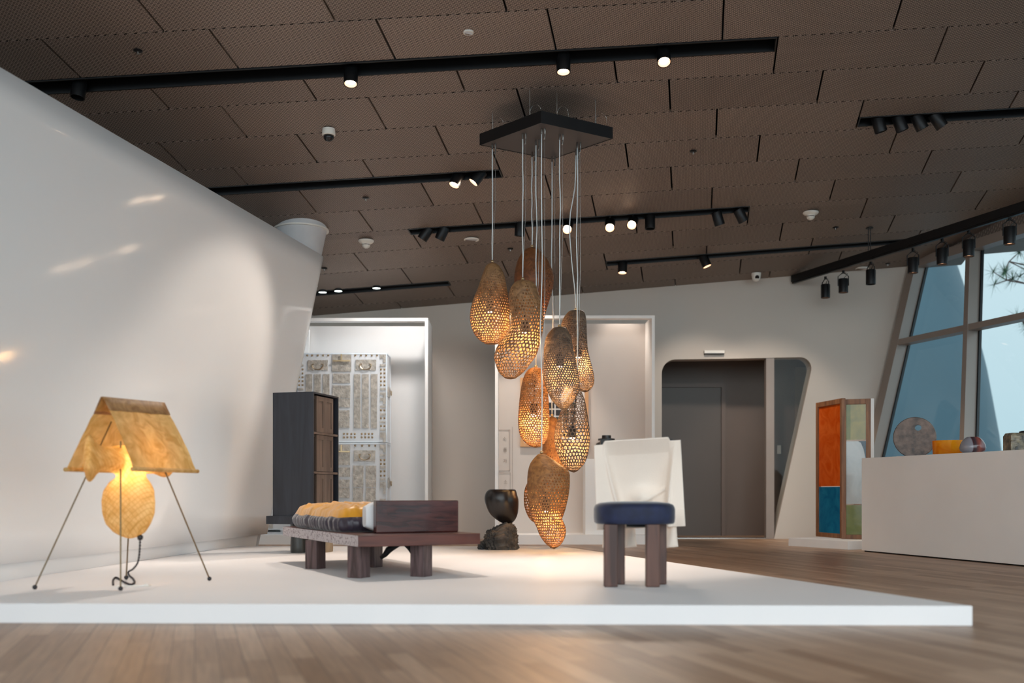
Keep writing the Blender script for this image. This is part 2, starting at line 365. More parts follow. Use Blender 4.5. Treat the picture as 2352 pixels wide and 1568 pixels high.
def strip(s0, s1, y0, y1, gap_l, gap_r):
    # one panel piece, bottom face + rim, subdivided so that it follows the curved soffit
    if s1-s0 < .03 or y1-y0 < .02: return
    s0 += gap_l; s1 -= gap_r; n = 4; T = .03
    vs = []; fs = []
    P = lambda s, y, t: Vector((s+.18*y, y, zc(s+.18*y, y)+t))
    for i in range(n+1):
        s = lerp(s0, s1, i/n); vs += [P(s, y0, 0), P(s, y1, 0), P(s, y0, T), P(s, y1, T)]
    for i in range(n):
        a = i*4; c = a+4
        fs += [(a, c, c+1, a+1), (a, a+2, c+2, c), (a+1, c+1, c+3, a+3), (a+2, a+3, c+3, c+2)]
    fs += [(0, 1, 3, 2), (n*4, n*4+2, n*4+3, n*4+1)]
    b.add(vs, fs)
rows = [(-1.9+.4975*k, -1.9+.4975*(k+1), None) for k in range(0, 0)]
allrows = [(L[k-1] if k > 0 else 0, L[k], k) for k in range(1, 13)]
yy = L[0]
while yy > -.6:
    allrows.append((yy-.4975, yy, 0)); yy -= .4975
for y0, y1, k in allrows:
    if k: ss = sorted(s_of(on_ceil(*p)) for p in joints[k])
    else: ss = [random.uniform(-3, -2)]
    pitch = 1.27
    # fill a missing joint in a row
    full = [ss[0]]
    for q in ss[1:]:
        while q-full[-1] > 1.9: full.append(full[-1]+(q-full[-1])/round((q-full[-1])/pitch))
        full.append(q)
    while full[0] > -12: full.insert(0, full[0]-pitch)
    while full[-1]+.18*y0 < 9: full.append(full[-1]+pitch)
    for sa, sb in zip(full, full[1:]):
        xm = sa+.18*y0
        lim = xwin(y0, zc(xm, y0))+.35
        if xm > lim: continue
        g = .008; gy = .005
        pieces = [(sa, sb, y0+gy, y1-gy)]
        for (s0, s1, Y0, Y1) in slots:
            nxt = []
            for (a, c, d, e) in pieces:
                if Y1 <= d or Y0 >= e or s1 <= a or s0 >= c: nxt.append((a, c, d, e)); continue
                if Y0 > d: nxt.append((a, c, d, Y0))
                if Y1 < e: nxt.append((a, c, Y1, e))
                if s0 > a: nxt.append((a, s0, max(d, Y0), min(e, Y1)))
                if s1 < c: nxt.append((s1, c, max(d, Y0), min(e, Y1)))
            pieces = nxt
        for (a, c, d, e) in pieces: strip(a, c, d, e, g, g)
ceilo = b.build('ceiling', [M['ceil']]); struct(ceilo)
# dark void above the panels
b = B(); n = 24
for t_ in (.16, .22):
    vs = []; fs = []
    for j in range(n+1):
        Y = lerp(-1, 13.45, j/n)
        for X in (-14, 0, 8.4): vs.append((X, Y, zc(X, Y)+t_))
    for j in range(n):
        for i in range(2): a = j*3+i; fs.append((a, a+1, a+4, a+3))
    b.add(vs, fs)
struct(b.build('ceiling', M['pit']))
# slot trough walls: one lighting track per slot
TRK = ['long black recessed lighting track nearest the viewer, running from the upper left', 'black recessed lighting track left of the square canopy',
       'black recessed lighting track behind the pendant cables, with seven spotlights', 'black recessed track above the dark doorway wall, with two spotlights',
       'short black recessed track left of the pendants, holding three round cool lights', 'black recessed lighting track at the upper right corner with four spotlights']
for i, (s0, s1, Y0, Y1) in enumerate(slots):
    s0c = max(s0, -6.5); s1c = min(s1, 5.0)
    t = thing('lighting_track', TRK[i], 'track', (s0c+.18*Y0, Y0, zc(s0c+.18*Y0, Y0)), 'recessed lighting tracks')
    def Pz(s, y, dz): X = s+.18*y; return Vector((X, y, zc(X, y)+dz))
    b = B(); n = 8; e = .006
    for y, y2 in ((Y0-e, Y0+e), (Y1-e, Y1+e)):
        for k in range(n):
            a, c = lerp(s0c, s1c, k/n), lerp(s0c, s1c, (k+1)/n)
            b.add([Pz(a, y, -.006), Pz(c, y, -.006), Pz(c, y2, -.006), Pz(a, y2, -.006), Pz(a, y, .15), Pz(c, y, .15), Pz(c, y2, .15), Pz(a, y2, .15)],
                  [(0, 1, 2, 3), (4, 7, 6, 5), (0, 4, 5, 1), (2, 6, 7, 3), (0, 3, 7, 4), (1, 5, 6, 2)])
    for sx in (s0c, s1c):
        b.add([Pz(sx-e, Y0, -.006), Pz(sx+e, Y0, -.006), Pz(sx+e, Y1, -.006), Pz(sx-e, Y1, -.006), Pz(sx-e, Y0, .15), Pz(sx+e, Y0, .15), Pz(sx+e, Y1, .15), Pz(sx-e, Y1, .15)],
              [(0, 1, 2, 3), (4, 7, 6, 5), (0, 4, 5, 1), (2, 6, 7, 3), (0, 3, 7, 4), (1, 5, 6, 2)])
    b.build('trough', M['black'], t)
    b = B(); ym = (Y0+Y1)/2
    b.tube([Pz(lerp(s0c+.02, s1c-.02, k/n), ym, .10) for k in range(n+1)], .018, 6)
    b.build('power_rail', M['black'], t)

# back wall with the trapezoid opening
WY = 13.3
def wp(x, y): return at(x, y, WY)
def arc(cx, cy, r, a0, a1, n=8): return [(cx+r*math.cos(math.radians(lerp(a0, a1, i/n))), cy-r*math.sin(math.radians(lerp(a0, a1, i/n)))) for i in range(n+1)]
door_px = [(1520, 1237)]+arc(1552, 857, 32, 180, 95)+[(1700, 823)]+arc(1838, 846, 26, 92, -12)+[(1778, 1238.4)]
hole = [wp(*p) for p in door_px]; hole[0].z = 0; hole[-1].z = 0
def wall_faces(vs_front):
    pass
bm = bmesh.new()
xr = lambda z: xwin(WY, z)
outer = [Vector((-9, WY, 0)), hole[0]]+[h for h in hole[1:-1]]+[hole[-1], Vector((xr(0), WY, 0)), Vector((xr(4.2), WY, 4.2)), Vector((-9, WY, 4.2))]
f = bm.faces.new([bm.verts.new(v) for v in outer])
ext = bmesh.ops.extrude_face_region(bm, geom=[f])
bmesh.ops.translate(bm, verts=[v for v in ext['geom'] if isinstance(v, bmesh.types.BMVert)], vec=(0, .22, 0))
bmesh.ops.triangulate(bm, faces=[f for f in bm.faces if len(f.verts) > 4])
bmesh.ops.recalc_face_normals(bm, faces=bm.faces)
me = bpy.data.meshes.new('wall_back'); bm.to_mesh(me); bm.free(); me.materials.append(M['taupe'])
o = bpy.data.objects.new('wall_back', me); COL.objects.link(o); struct(o)
# recess behind the opening
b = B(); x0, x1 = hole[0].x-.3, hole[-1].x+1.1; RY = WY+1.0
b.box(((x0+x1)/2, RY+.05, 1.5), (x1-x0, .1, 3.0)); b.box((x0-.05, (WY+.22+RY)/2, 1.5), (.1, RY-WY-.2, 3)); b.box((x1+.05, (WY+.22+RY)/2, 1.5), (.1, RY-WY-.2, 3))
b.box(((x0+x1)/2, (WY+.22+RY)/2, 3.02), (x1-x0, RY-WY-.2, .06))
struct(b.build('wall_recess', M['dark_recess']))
t = thing('door_1', '', '', (hole[0].x, RY, 0), kind='structure')
k = RY/FPX
dx0, dx1 = (1480-CX)*k, (1655-CX)*k; dz = H+(CY-890)*k
b = B(); b.box(((dx0+dx1)/2, RY-.02, dz/2), (dx1-dx0, .04, dz)); b.build('door_leaf', M['door'], t)
b = B(); fw = .055
b.box((dx1+fw/2, RY-.035, dz/2+.03), (fw, .07, dz+.06)); b.box((dx0-fw/2, RY-.035, dz/2+.03), (fw, .07, dz+.06)); b.box(((dx0+dx1)/2, RY-.035, dz+fw/2), (dx1-dx0, .07, fw))
b.build('door_frame', M['dark_recess'], t)
b = B(); b.box(((x0+x1)/2, WY+.11, .006), (x1-x0-.5, .18, .012)); struct(b.build('trim_1', M['steel']))
# post and glass in the opening
p0, p1 = wp(1762, 822), wp(1777, 822)
b = B(); b.box(((p0.x+p1.x)/2, WY+.06, p0.z/2), (p1.x-p0.x+.02, .1, p0.z)); struct(b.build('trim_2', M['frame']))
tri = [(1777, 1238.4), (1777, 822)]+door_px[-11:-1]+[(1779, 1238.4)]
b = B(); b.prism([wp(*p)+Vector((0, .04, 0)) for p in tri], (0, .012, 0)); o = b.build('glass_pane', M['glass_in']); o.name = 'window_2'; struct(o)
# side corridor seen through that glass: light box wall and a small switch
b = B(); p = wp(1868, 1000); 
b.box((x1-.35, RY-.01, 1.25), (.42, .03, 2.2)); struct(b.build('trim_3', mat('corridor_paint', srgb(120, 100, 84), .6, var=.05)))
t = wp(1813, 1025)
b = B(); b.box((t.x+.12, RY-.03, t.z), (.05, .02, .12)); tag(b.build('wall_switch', M['wplastic']), 'small switch plate behind the slanted glass beside the door', 'switch')
# emergency light
t = thing('emergency_light', 'small white bar light on the wall above the dark doorway', 'light', wp(1639, 812))
c = wp(1639, 809); b = B(); b.box((c.x, WY-.03, c.z), (.26, .06, .035)); b.build('housing', M['wplastic'], t)
b = B(); b.box((c.x, WY-.03, c.z-.024), (.25, .05, .012)); b.build('diffuser', M['black'], t)

# window wall on the right
wt = thing('window_1', '', '', (xwin(12, 0), 12, 0), kind='structure')
A = Vector((-.31, 1, 0)).normalized(); INW = Vector((-1, -.31, 0)).normalized()
ZT = 3.55
def wpt(Yb, z, inset=0): # point on the leaning plane for the mullion whose foot is at Yb
    Y = Yb+(.263*z if Yb < 13.2 else 0); return Vector((xwin(Y, z), Y, z))+INW*inset
feet = [13.22]+[11.34-1.88*i for i in range(0, 9)]
for i, yb in enumerate(feet):
    w = .07 if i else .14; vs = []
    for z in (0, ZT):
        for inn in (0, .17):
            for s in (-w/2, w/2): vs.append(wpt(yb, z, inn)+A*s)
    b = B(); b.add(vs, [(0, 1, 3, 2), (4, 6, 7, 5), (0, 4, 5, 1), (2, 3, 7, 6), (0, 2, 6, 4), (1, 5, 7, 3)])
    b.build('mullion', M['frame'], wt)
    # dark gasket line along the outer edge
    vs = []
    for z in (0, ZT):
        for inn in (-.02, .015):
            for s in (-w/2-.02, w/2+.02): vs.append(wpt(yb, z, inn)+A*s)
    b = B(); b.add(vs, [(0, 1, 3, 2), (4, 6, 7, 5), (0, 4, 5, 1), (2, 3, 7, 6), (0, 2, 6, 4), (1, 5, 7, 3)])
    b.build('gasket', M['black'], wt)
for z, hh in ((.06, .12), (2.53, .075), (ZT, .12)):
    for ya, yb in zip(feet, feet[1:]):
        vs = []
        for zz in (z-hh/2, z+hh/2):
            for inn in (0, .16):
                for Y in (ya, yb): vs.append(wpt(Y, zz, inn))
        b = B(); b.add(vs, [(0, 1, 3, 2), (4, 6, 7, 5), (0, 4, 5, 1), (2, 3, 7, 6), (0, 2, 6, 4), (1, 5, 7, 3)])
        b.build('transom', M['frame'], wt)
for ya, yb in zip(feet, feet[1:]):
    for z0, z1 in ((.1, 2.5), (2.56, ZT)):
        vs = [wpt(Y, z, .0+d) for d in (0, .01) for Y, z in ((ya, z0), (yb, z0), (yb, z1), (ya, z1))]
        b = B(); b.add(vs, [(0, 1, 2, 3), (7, 6, 5, 4), (0, 4, 5, 1), (2, 6, 7, 3), (1, 5, 6, 2), (0, 3, 7, 4)])
        b.build('glass_pane', M['glass'], wt)
# header mesh between window head and soffit
b = B()
for ya, yb in zip(feet, feet[1:]):
    vs = []
    for Y in (ya, yb):
        q = wpt(Y, ZT, 0); q2 = Vector((xwin(Y, 4.8), Y, 4.8)); vs += [q, q2, q+INW*.05, q2+INW*.05]
    b.add(vs, [(0, 1, 5, 4), (2, 6, 7, 3), (0, 2, 3, 1), (4, 5, 7, 6), (0, 4, 6, 2), (1, 3, 7, 5)])
struct(b.build('wall_right', M['ceil']))
# exterior: a big curved cladding hull seen through the panes
b = B(); c = Vector((7.1, 24, -3.0)); prof = []
for i in range(25):
    a = lerp(-PI/2, PI/2, i/24); prof.append((math.cos(a), math.sin(a)))
b.rings([[c+Vector((4.05*r*math.cos(2*PI*k/48), 5*r*math.sin(2*PI*k/48), 12.5*z)) for k in range(48)] for r, z in [(max(r, .01), z) for r, z in prof]])
o = b.build('exterior_hull', mat('teal_grey_cladding', srgb(44, 74, 86), .5, var=.06, scale=.6), smooth=True)
struct(o); o.name = 'wall_exterior'

# left leaning glossy wall wrapped round its column
def wall_ring(f, R=.30, grow=0):
    C = Vector((lerp(-2.85, -2.30, f), lerp(10.33, 10.86, f)))
    Q = Vector((lerp(-2.95, -3.06, f), lerp(5.9, 6.12, f)))
    r = R+grow; d = C-Q; D = d.length; al = math.asin(min(1, r/D)); base = math.atan2(d.y, d.x)
    dirn = base-al                       # tangent passes on the right of the circle
    tv = Vector((math.cos(dirn), math.sin(dirn))); T = Q+tv*math.sqrt(D*D-r*r)
    pts = [T-tv*l for l in (14, 11, 8, 6, 4, 3, 2, 1, .5, .2)]
    a0 = math.atan2(T.y-C.y, T.x-C.x)
    pts += [C+Vector((math.cos(a0+math.radians(a)), math.sin(a0+math.radians(a))))*r for a in range(0, 200, 8)]
    return pts
ZTOP = H+2.5
NZ = 14; b = B(); rings_ = []
for j in range(NZ+1):
    f = j/NZ; z = lerp(PZ+.1, ZTOP, f); ff = (z-PZ)/(ZTOP-PZ)*.912
    rings_.append([Vector((p.x, p.y, z)) for p in wall_ring(ff)])
m_ = len(rings_[0]); vs = [v for r in rings_ for v in r]
fs = [(j*m_+i, j*m_+i+1, (j+1)*m_+i+1, (j+1)*m_+i) for j in range(NZ) for i in range(m_-1)]
b.add(vs, fs); o = b.build('wall_left', M['gloss'], smooth=True); struct(o)
sd = o.modifiers.new('thick', 'SOLIDIFY'); sd.thickness = .05; sd.offset = 1
bmx = bmesh.new(); bmx.from_mesh(o.data)
for fc in bmx.faces:
    pass
bmx.free()
# top edge band, seam and steel skirting
def ribbon(z0, z1, grow, name, m):
    b = B(); ra = []
    for z in (z0, z1):
        ff = (z-PZ)/(ZTOP-PZ)*.912; ra.append([Vector((p.x, p.y, z)) for p in wall_ring(ff, grow=grow)]); ra.append([Vector((p.x, p.y, z)) for p in wall_ring(ff, grow=grow-.05)])
    n = len(ra[0]); vs = ra[0]+ra[1]+ra[2]+ra[3]
    fs = []
    for i in range(n-1):
        fs += [(i, i+1, 2*n+i+1, 2*n+i), (n+i, 3*n+i, 3*n+i+1, n+i+1), (2*n+i, 2*n+i+1, 3*n+i+1, 3*n+i), (i, n+i, n+i+1, i+1)]
    b.add(vs, fs); return struct(b.build(name, m, smooth=False))
auto(ribbon(ZTOP-.07, ZTOP+.002, .012, 'trim_4', M['gloss']), 30)
def seam():
    b = B(); pts = []
    base = wall_ring(.3)
    for i in range(0, len(base)-12):
        z = lerp(.80, 1.03, max(0, min(1, (base[i].y-5.0)/5)))+H
        ff = (z-PZ)/(ZTOP-PZ)*.912; p = wall_ring(ff)[i]; pts.append(Vector((p.x+.0, p.y, z)))
    b.tube(pts, .0045, 5); return struct(b.build('trim_5', M['dark_recess']))
seam()
auto(ribbon(0.0, PZ+.125, -.02, 'baseboard_left', M['gloss']), 30)
# column rising to the soffit
b = B(); C0 = Vector((-2.85, 10.33, 0)); C1 = Vector((-2.22, 10.94, 3.55))
b.rings([[lerp(C0, C1, t_)+Vector((.268*math.cos(2*PI*k/40), .268*math.sin(2*PI*k/40), 0)) for k in range(40)] for t_ in (0, .5, 1.02)])
auto(struct(b.build('column', mat('grey_column_plaster', srgb(196, 196, 198), .6, var=.04, scale=6))))
cc = lerp(C0, C1, (zc(-2.26, 10.9)-.0)/3.55)
b = B(); b.lathe((cc.x, cc.y, cc.z-.012), [(.262, .012), (.262, -.004), (.288, -.004), (.288, .012)], 48); struct(b.build('trim_6', M['wplastic']))
# rear left enclosing wall
b = B(); b.box((-9, 6, 2.4), (.2, 15, 5.0)); struct(b.build('wall_far_left', M['white']))

# ================================================================== PLATFORM
pf = [on_plat(0, 1381), on_plat(2234, 1391), on_plat(1288, 1254), on_plat(595, 1252)]
d = (pf[0]-pf[1]); pts = [pf[1], pf[2], Vector((-3.4, pf[2].y+.03, PZ)), Vector((-3.9, pf[0].y-.05, PZ))]
b = B(); b.prism([Vector((p.x, p.y, PZ)) for p in pts], (0, 0, -PZ)); o = bevel(b.build('display_platform', M['plat']), .003)
tag(o, 'large low white trapezoid platform carrying the lamp, daybed and chair', 'platform')
# faint vinyl lettering near the right corner is illegible and left as small pale marks
b = B()
p = on_plat(2018, 1366); b.box((p.x, p.y, PZ+.001), (.12, .03, .001), -.6)
tag(b.build('floor_caption', M['wplastic']), 'small illegible white caption strip near the platform right corner', 'caption')
o['label'] = o['label']

# ================================================================== PARTITIONS
PY = 11.86
def partition(xl, xr_, ytop, label, mwall, tint, inner=.62, post=.035):
    k = PY/FPX; XL, XR = (xl-CX)*k, (xr_-CX)*k; ZT_ = H+(CY-ytop)*k
    t = thing('display_alcove', label, 'partition', ((XL+XR)/2, PY, 0), 'white framed display alcoves')
    b = B(); b.box(((XL+XR)/2, PY+inner, ZT_/2), (XR-XL, .06, ZT_)); b.build('back_panel', mwall, t)
    for x in (XL+post/2, XR-post/2):
        b = B(); b.box((x, PY+(inner)/2, ZT_/2), (post, inner, ZT_)); b.build('side_panel', M['white'], t)
    b = B(); b.box(((XL+XR)/2, PY+.06, ZT_-post/2), (XR-XL-2*post, .12, post)); b.build('top_panel', M['white'], t)
    b = B(); b.box(((XL+XR)/2, PY+(inner)/2, .055), (XR-XL-2*post, inner-.002, .11)); b.build('plinth', M['white'], t)
    return t, XL, XR, ZT_
M['alcove_shaded'] = mat('shaded_white_panel', srgb(204, 196, 190), .6, var=.01)  # white panel with the centre alcove's warm shade mixed into its colour
M['alcove_lit'] = mat('lit_white_panel', srgb(212, 210, 208), .6, var=.01)  # white panel again, the left alcove's bright cool lighting put into the colour
partition(560, 983, 730, 'white framed alcove behind the black cabinet, holding clear chests with pewter fittings', M['alcove_lit'], None)
b_t, BXL, BXR, BZT = partition(1137, 1504, 724, 'white framed alcove behind the pendant cluster, with framed artwork and plinth', M['alcove_shaded'], None)
# vertical white post seen inside the left alcove
k = 12.6/FPX; b = B(); b.box(((712-CX)*k, 12.415, 1.35), (.06, .06, 2.45)); tag(b.build('display_post', M['white']), 'slim white post standing above the clear chest in the left alcove', 'post')

# ---------------- framed artwork
AY = PY+.62-.035
k = AY/FPX
x0, x1, z0, z1 = (1195-CX)*k, (1351-CX)*k, H+(CY-1026)*k, H+(CY-868)*k
t = thing('framed_artwork', 'oak framed artwork of dark squares on white, behind the pendants', 'artwork', ((x0+x1)/2, AY, z0))
fw = .045
b = B(); xm, zm = (x0+x1)/2, (z0+z1)/2
for c_, d_ in (((x0+fw/2, AY-.025, zm), (fw, .05, z1-z0)), ((x1-fw/2, AY-.025, zm), (fw, .05, z1-z0)), ((xm, AY-.025, z0+fw/2), (x1-x0-2*fw, .05, fw)), ((xm, AY-.025, z1-fw/2), (x1-x0-2*fw, .05, fw))): b.box(c_, d_)
b.build('frame', M['pale_wood'], t)
b = B(); b.box((xm, AY-.01, zm), (x1-x0-2*fw, .02, z1-z0-2*fw)); b.build('mount', M['white'], t)
b = B(); q = k*16.5
for i in range(5):
    for j in range(5):
        x = (1250-CX)*k+i*q; z = H+(CY-968)*k+(j-2)*q*1.0+.02
        b.box((x, AY-.0225, z), (q*.82, .005, q*.82), mi=(0 if (i*7+j*3) % 5 else 1))
b.build('print', [mat('near_black_ink', srgb(28, 24, 26), .5, var=.2), mat('deep_green_ink', srgb(24, 48, 40), .5, var=.2)], t)
# ---------------- text panel on the left of that alcove
t = thing('wall_text_panel', 'faint ruled panel with vertical grey Korean characters, left inside the centre alcove', 'text panel', at(1158, 1130, AY))
b = B(); k = AY/FPX
def line(xa, ya, xb, yb, w=.006):
    pa, pb = at(xa, ya, AY-.003), at(xb, yb, AY-.003); c_ = (pa+pb)/2
    b.box(c_, (abs(pa.x-pb.x)+w, .003, abs(pa.z-pb.z)+w))
for xa, ya, xb, yb in ((1143, 987, 1170, 987), (1170, 987, 1171, 1080), (1143, 1080, 1171, 1080), (1143, 1086, 1172, 1086), (1172, 1086, 1172, 1160), (1177, 980, 1177, 1160)): line(xa, ya, xb, yb)
M['faint'] = mat('faint_grey_lines', srgb(172, 162, 156), .6, var=.02)  # thin grey lines ruled around the characters
b.build('ruled_border', M['faint'], t)
M['faint2'] = mat('grey_lettering', srgb(150, 140, 132), .6, var=.02)
for ch, x, y in (('소', 1159, 1008), ('품', 1160, 1033), ('가', 1160, 1059), ('소', 1161, 1107)):
    cu = bpy.data.curves.new('character', 'FONT'); cu.body = ch; cu.size = .055; cu.align_x = 'CENTER'; cu.align_y = 'CENTER'; cu.extrude = .001
    o = bpy.data.objects.new('character', cu); COL.objects.link(o); o.data.materials.append(M['faint2'])
    o.parent = t; o.matrix_parent_inverse = Matrix.Translation(t.location).inverted(); p = at(x, y, AY-.004); o.location = p; o.rotation_euler = (PI/2, 0, 0)
# ---------------- plinth with the dark pot
k = 12.2/FPX
x0, x1, zt = (1341-CX)*k, (1480-CX)*k, H+(CY-1055)*k
b = B(); b.box(((x0+x1)/2, 12.16, (.11+zt)/2), (x1-x0, .4, zt-.11)); tag(bevel(b.build('plinth', M['white']), .003), 'white box plinth behind the chair, under a dark pot', 'plinth')
t = thing('lidded_pot', 'dark brown pot with flat lid, peeking over the chair back', 'pot', ((1393-CX)*k, 12.16, zt))
k = 12.16/FPX; cx_ = (1393-CX)*k
b = B(); b.lathe((cx_, 12.16, zt), [(.07, 0), (.12, .05), (.14, .13), (.125, .19), (.075, .215), (.07, .225)]); auto(b.build('body', mat('dark_glaze', srgb(34, 24, 20), .3, var=.3), t))
b = B(); b.lathe((cx_, 12.16, zt+.225), [(.10, 0), (.10, .02), (.055, .028), (.055, .06), (.0, .06)]); auto(b.build('lid', M['bowl'], t))

# ---------------- clear chests
CHY = 12.0; ck = CHY/FPX
def wavy(xa, xb, ya, yb, amp=.9, seed=0, n=7):
    rnd = random.Random(seed); pts = []
    E = [((xa, ya), (xb, ya)), ((xb, ya), (xb, yb)), ((xb, yb), (xa, yb)), ((xa, yb), (xa, ya))]
    for (a, c) in E:
        L_ = math.hypot(c[0]-a[0], c[1]-a[1]); m = max(3, int(L_/3.2)); nx, ny = (c[1]-a[1])/L_, -(c[0]-a[0])/L_
        for i in range(m):
            t_ = i/m; o_ = amp*(.9*math.cos(PI*2*t_*m/2)+rnd.uniform(-.4, .4)) if i else 0
            pts.append((lerp(a[0], c[0], t_)+nx*o_*-.6, lerp(a[1], c[1], t_)+ny*o_*-.6))
    return pts
def chest(off, label, full=True):
    def P(x, y, dy=0): p = at(x, y, CHY); return Vector((p.x+off, CHY+dy, p.z))
    t = thing('clear_chest', label, 'chest', P(785, 1222), 'clear acrylic chests with pewter fittings')
    D = .37; zb = P(0, 1222).z; xa, xb = P(684, 0).x, P(888, 0).x
    for nm, ya, yb in (('upper_case', 812, 1014), ('lower_case', 1018, 1215)):
        z1, z0 = P(0, ya).z, P(0, yb).z
        b = B(); w = .012
        for c_, d_ in (((( xa+xb)/2, CHY+w/2, (z0+z1)/2), (xb-xa, w, z1-z0)), ((xb-w/2, CHY+D/2, (z0+z1)/2), (w, D-2*w, z1-z0)), ((xa+w/2, CHY+D/2, (z0+z1)/2), (w, D-2*w, z1-z0)), (((xa+xb)/2, CHY+D-w/2, (z0+z1)/2), (xb-xa, w, z1-z0))): b.box(c_, d_)
        b.build(nm, M['acrylic'], t)
        b = B()
        for z in (z0, z1):
            b.box(((xa+xb)/2, CHY+D/2, z), (xb-xa+.012, D+.012, .014))
        for x in (xa, xb):
            for y in (CHY, CHY+D): b.box((x, y, (z0+z1)/2), (.012, .012, z1-z0-.016))
        b.build(nm.split('_')[0]+'_edging', M['acrylic_edge'], t)
    b = B()
    for x in (xa+.06, xb-.06): b.box((x, CHY+D/2, (zb+PZ*0+P(0, 1215).z)/2), (.1, D-.04, P(0, 1215).z-zb))
    b.box(((xa+xb)/2, CHY+D/2, (.11+zb)/2), (xb-xa, D, zb-.11+.002))
    b.build('base', M['acrylic_edge'], t)
    def plate(xa, xb, ya, yb, seed, w=True, nm='fitting'):
        pts = wavy(xa, xb, ya, yb, .9 if w else 0, seed) if w else [(xa, ya), (xb, ya), (xb, yb), (xa, yb)]
        b = B(); b.prism([P(x, y, -.010) for x, y in pts], (0, .008, 0)); return b.build(nm, M['plate'], t)
    def handle(xc, yc):
        b = B(); b.tube([P(xc+13*math.cos(math.radians(a)), yc-2+11*math.sin(math.radians(a)), -.022) for a in range(-5, 186, 10)], .005, 6)
        b.tube([P(xc-13, yc-3, -.022), P(xc-9, yc-4, -.022), P(xc-9, yc-4, -.005)], .005, 6); b.tube([P(xc+13, yc-3, -.022), P(xc+9, yc-4, -.022), P(xc+9, yc-4, -.005)], .005, 6)
        b.build('handle', M['brass'], t)
    sd_ = 0
    specs = [(707, 753, 827, 850, 1), (817, 864, 826, 850, 1), (763, 807, 814, 853, 0), (765, 804, 858, 879, 1), (764, 805, 885, 914, 1), (766, 804, 915, 935, 1), (768, 803, 942, 982, 1),
             (703, 717, 859, 982, 0), (722, 737, 859, 982, 0), (742, 757, 859, 982, 0), (813, 828, 859, 914, 0), (832, 847, 859, 914, 0), (852, 867, 859, 914, 0), (813, 828, 915, 983, 0), (832, 847, 915, 983, 0), (852, 866, 915, 983, 0),
             (813, 862, 1034, 1059, 1), (708, 757, 1034, 1059, 1), (766, 804, 1021, 1067, 0), (766, 804, 1073, 1094, 1), (766, 803, 1101, 1119, 1), (766, 803, 1120, 1143, 1),
             (811, 835, 1069, 1118, 1), (840, 864, 1069, 1118, 1), (811, 834, 1120, 1175, 1), (840, 863, 1120, 1175, 1), (708, 731, 1069, 1175, 1), (735, 758, 1069, 1175, 1), (768, 803, 1155, 1178, 1)]
    if not full: specs = specs[::2]+[(780, 800, 1190, 1212, 1), (830, 850, 1190, 1212, 1), (868, 884, 1080, 1180, 1)]
    for s_ in specs: plate(*s_[:4], sd_, bool(s_[4])); sd_ += 1
    if full:
        for xx, yy_ in ((730, 840), (840, 840), (838, 1047), (732, 1047)): handle(xx, yy_)
        # latch bars
        for y_ in (829, 1037):
            b = B(); b.box(P(785, y_, -.03), (.20, .014, .016)); b.box(P(785, y_-8, -.03), (.018, .012, .075)); b.build('latch', M['brass'], t)
        st = 0
        for side in (0, 1):
            X = (lambda x: x) if side else (lambda x: 1570-x)
            for ya, yb, kind in ((814, 832, 'L'), (836, 841, 'B'), (891, 896, 'B'), (901, 912, 'L'), (913, 928, 'J'), (931, 936, 'B'), (949, 954, 'B'), (967, 971, 'B'), (984, 989, 'B'), (993, 1016, 'L'), (1021, 1039, 'L'), (1043, 1048, 'B'), (1070, 1075, 'B'), (1098, 1103, 'B'), (1106, 1134, 'J'), (1145, 1150, 'B')):
                xa_, xb_ = sorted((X(873), X(886)))
                if kind == 'B': plate(xa_, xb_, ya, yb, 0, False, 'bracket')
                else:
                    xi = X(880)
                    pts = [(X(873), ya), (X(886), ya), (X(886), yb), (xi, yb), (xi, (ya+yb)/2), (X(873), (ya+yb)/2)]
                    b = B(); b.prism([P(x, y, -.010) for x, y in pts], (0, .008, 0)); b.build('bracket', M['plate'], t)
            for y_ in (848, 857, 866, 875, 884, 942, 960, 978, 1056, 1065, 1082, 1092):
                for x_ in (875, 883):
                    b = B(); p = P(X(x_), y_, -.002); s_ = .011
                    b.add([p+Vector((-s_, 0, -s_)), p+Vector((s_, 0, -s_)), p+Vector((s_, 0, s_)), p+Vector((-s_, 0, s_)), p+Vector((0, -.014, 0))], [(0, 1, 2, 3), (0, 4, 1), (1, 4, 2), (2, 4, 3), (3, 4, 0)])
                    b.build('stud', M['brass'], t); st += 1
        for xs, y_ in (((706, 717, 730, 742, 754, 816, 829, 841, 854, 866), 816), ((816, 832, 848, 862), 1023), ((790, 798, 807, 815, 831, 839, 847, 855), 996), ((790, 798, 807, 815, 831, 839, 847, 855), 1004), ((715, 723, 731, 739, 747), 996), ((715, 723, 731, 739, 747), 1004)):
            for x_ in xs:
                b = B(); p = P(x_, y_, -.002); s_ = .011
                b.add([p+Vector((-s_, 0, -s_)), p+Vector((s_, 0, -s_)), p+Vector((s_, 0, s_)), p+Vector((-s_, 0, s_)), p+Vector((0, -.014, 0))], [(0, 1, 2, 3), (0, 4, 1), (1, 4, 2), (2, 4, 3), (3, 4, 0)])
                b.build('stud', M['brass'], t)
        # side handles plates on the visible right side
        for yc in (897, 1108):
            b = B(); p = P(888, yc); b.box((xb+.006, CHY+.2, p.z), (.01, .16, .12)); b.build('side_fitting', M['plate'], t)
            b = B(); b.tube([(xb+.03, CHY+.2+.05*math.cos(a/9*PI), p.z+.02-.06*math.sin(a/9*PI)) for a in range(10)], .005, 6); b.build('handle', M['brass'], t)
chest(0, 'tall clear acrylic chest with pewter plates and studs, right of the black cabinet')
chest(-1.14, 'clear acrylic chest glimpsed between the white wall and the black cabinet', False)

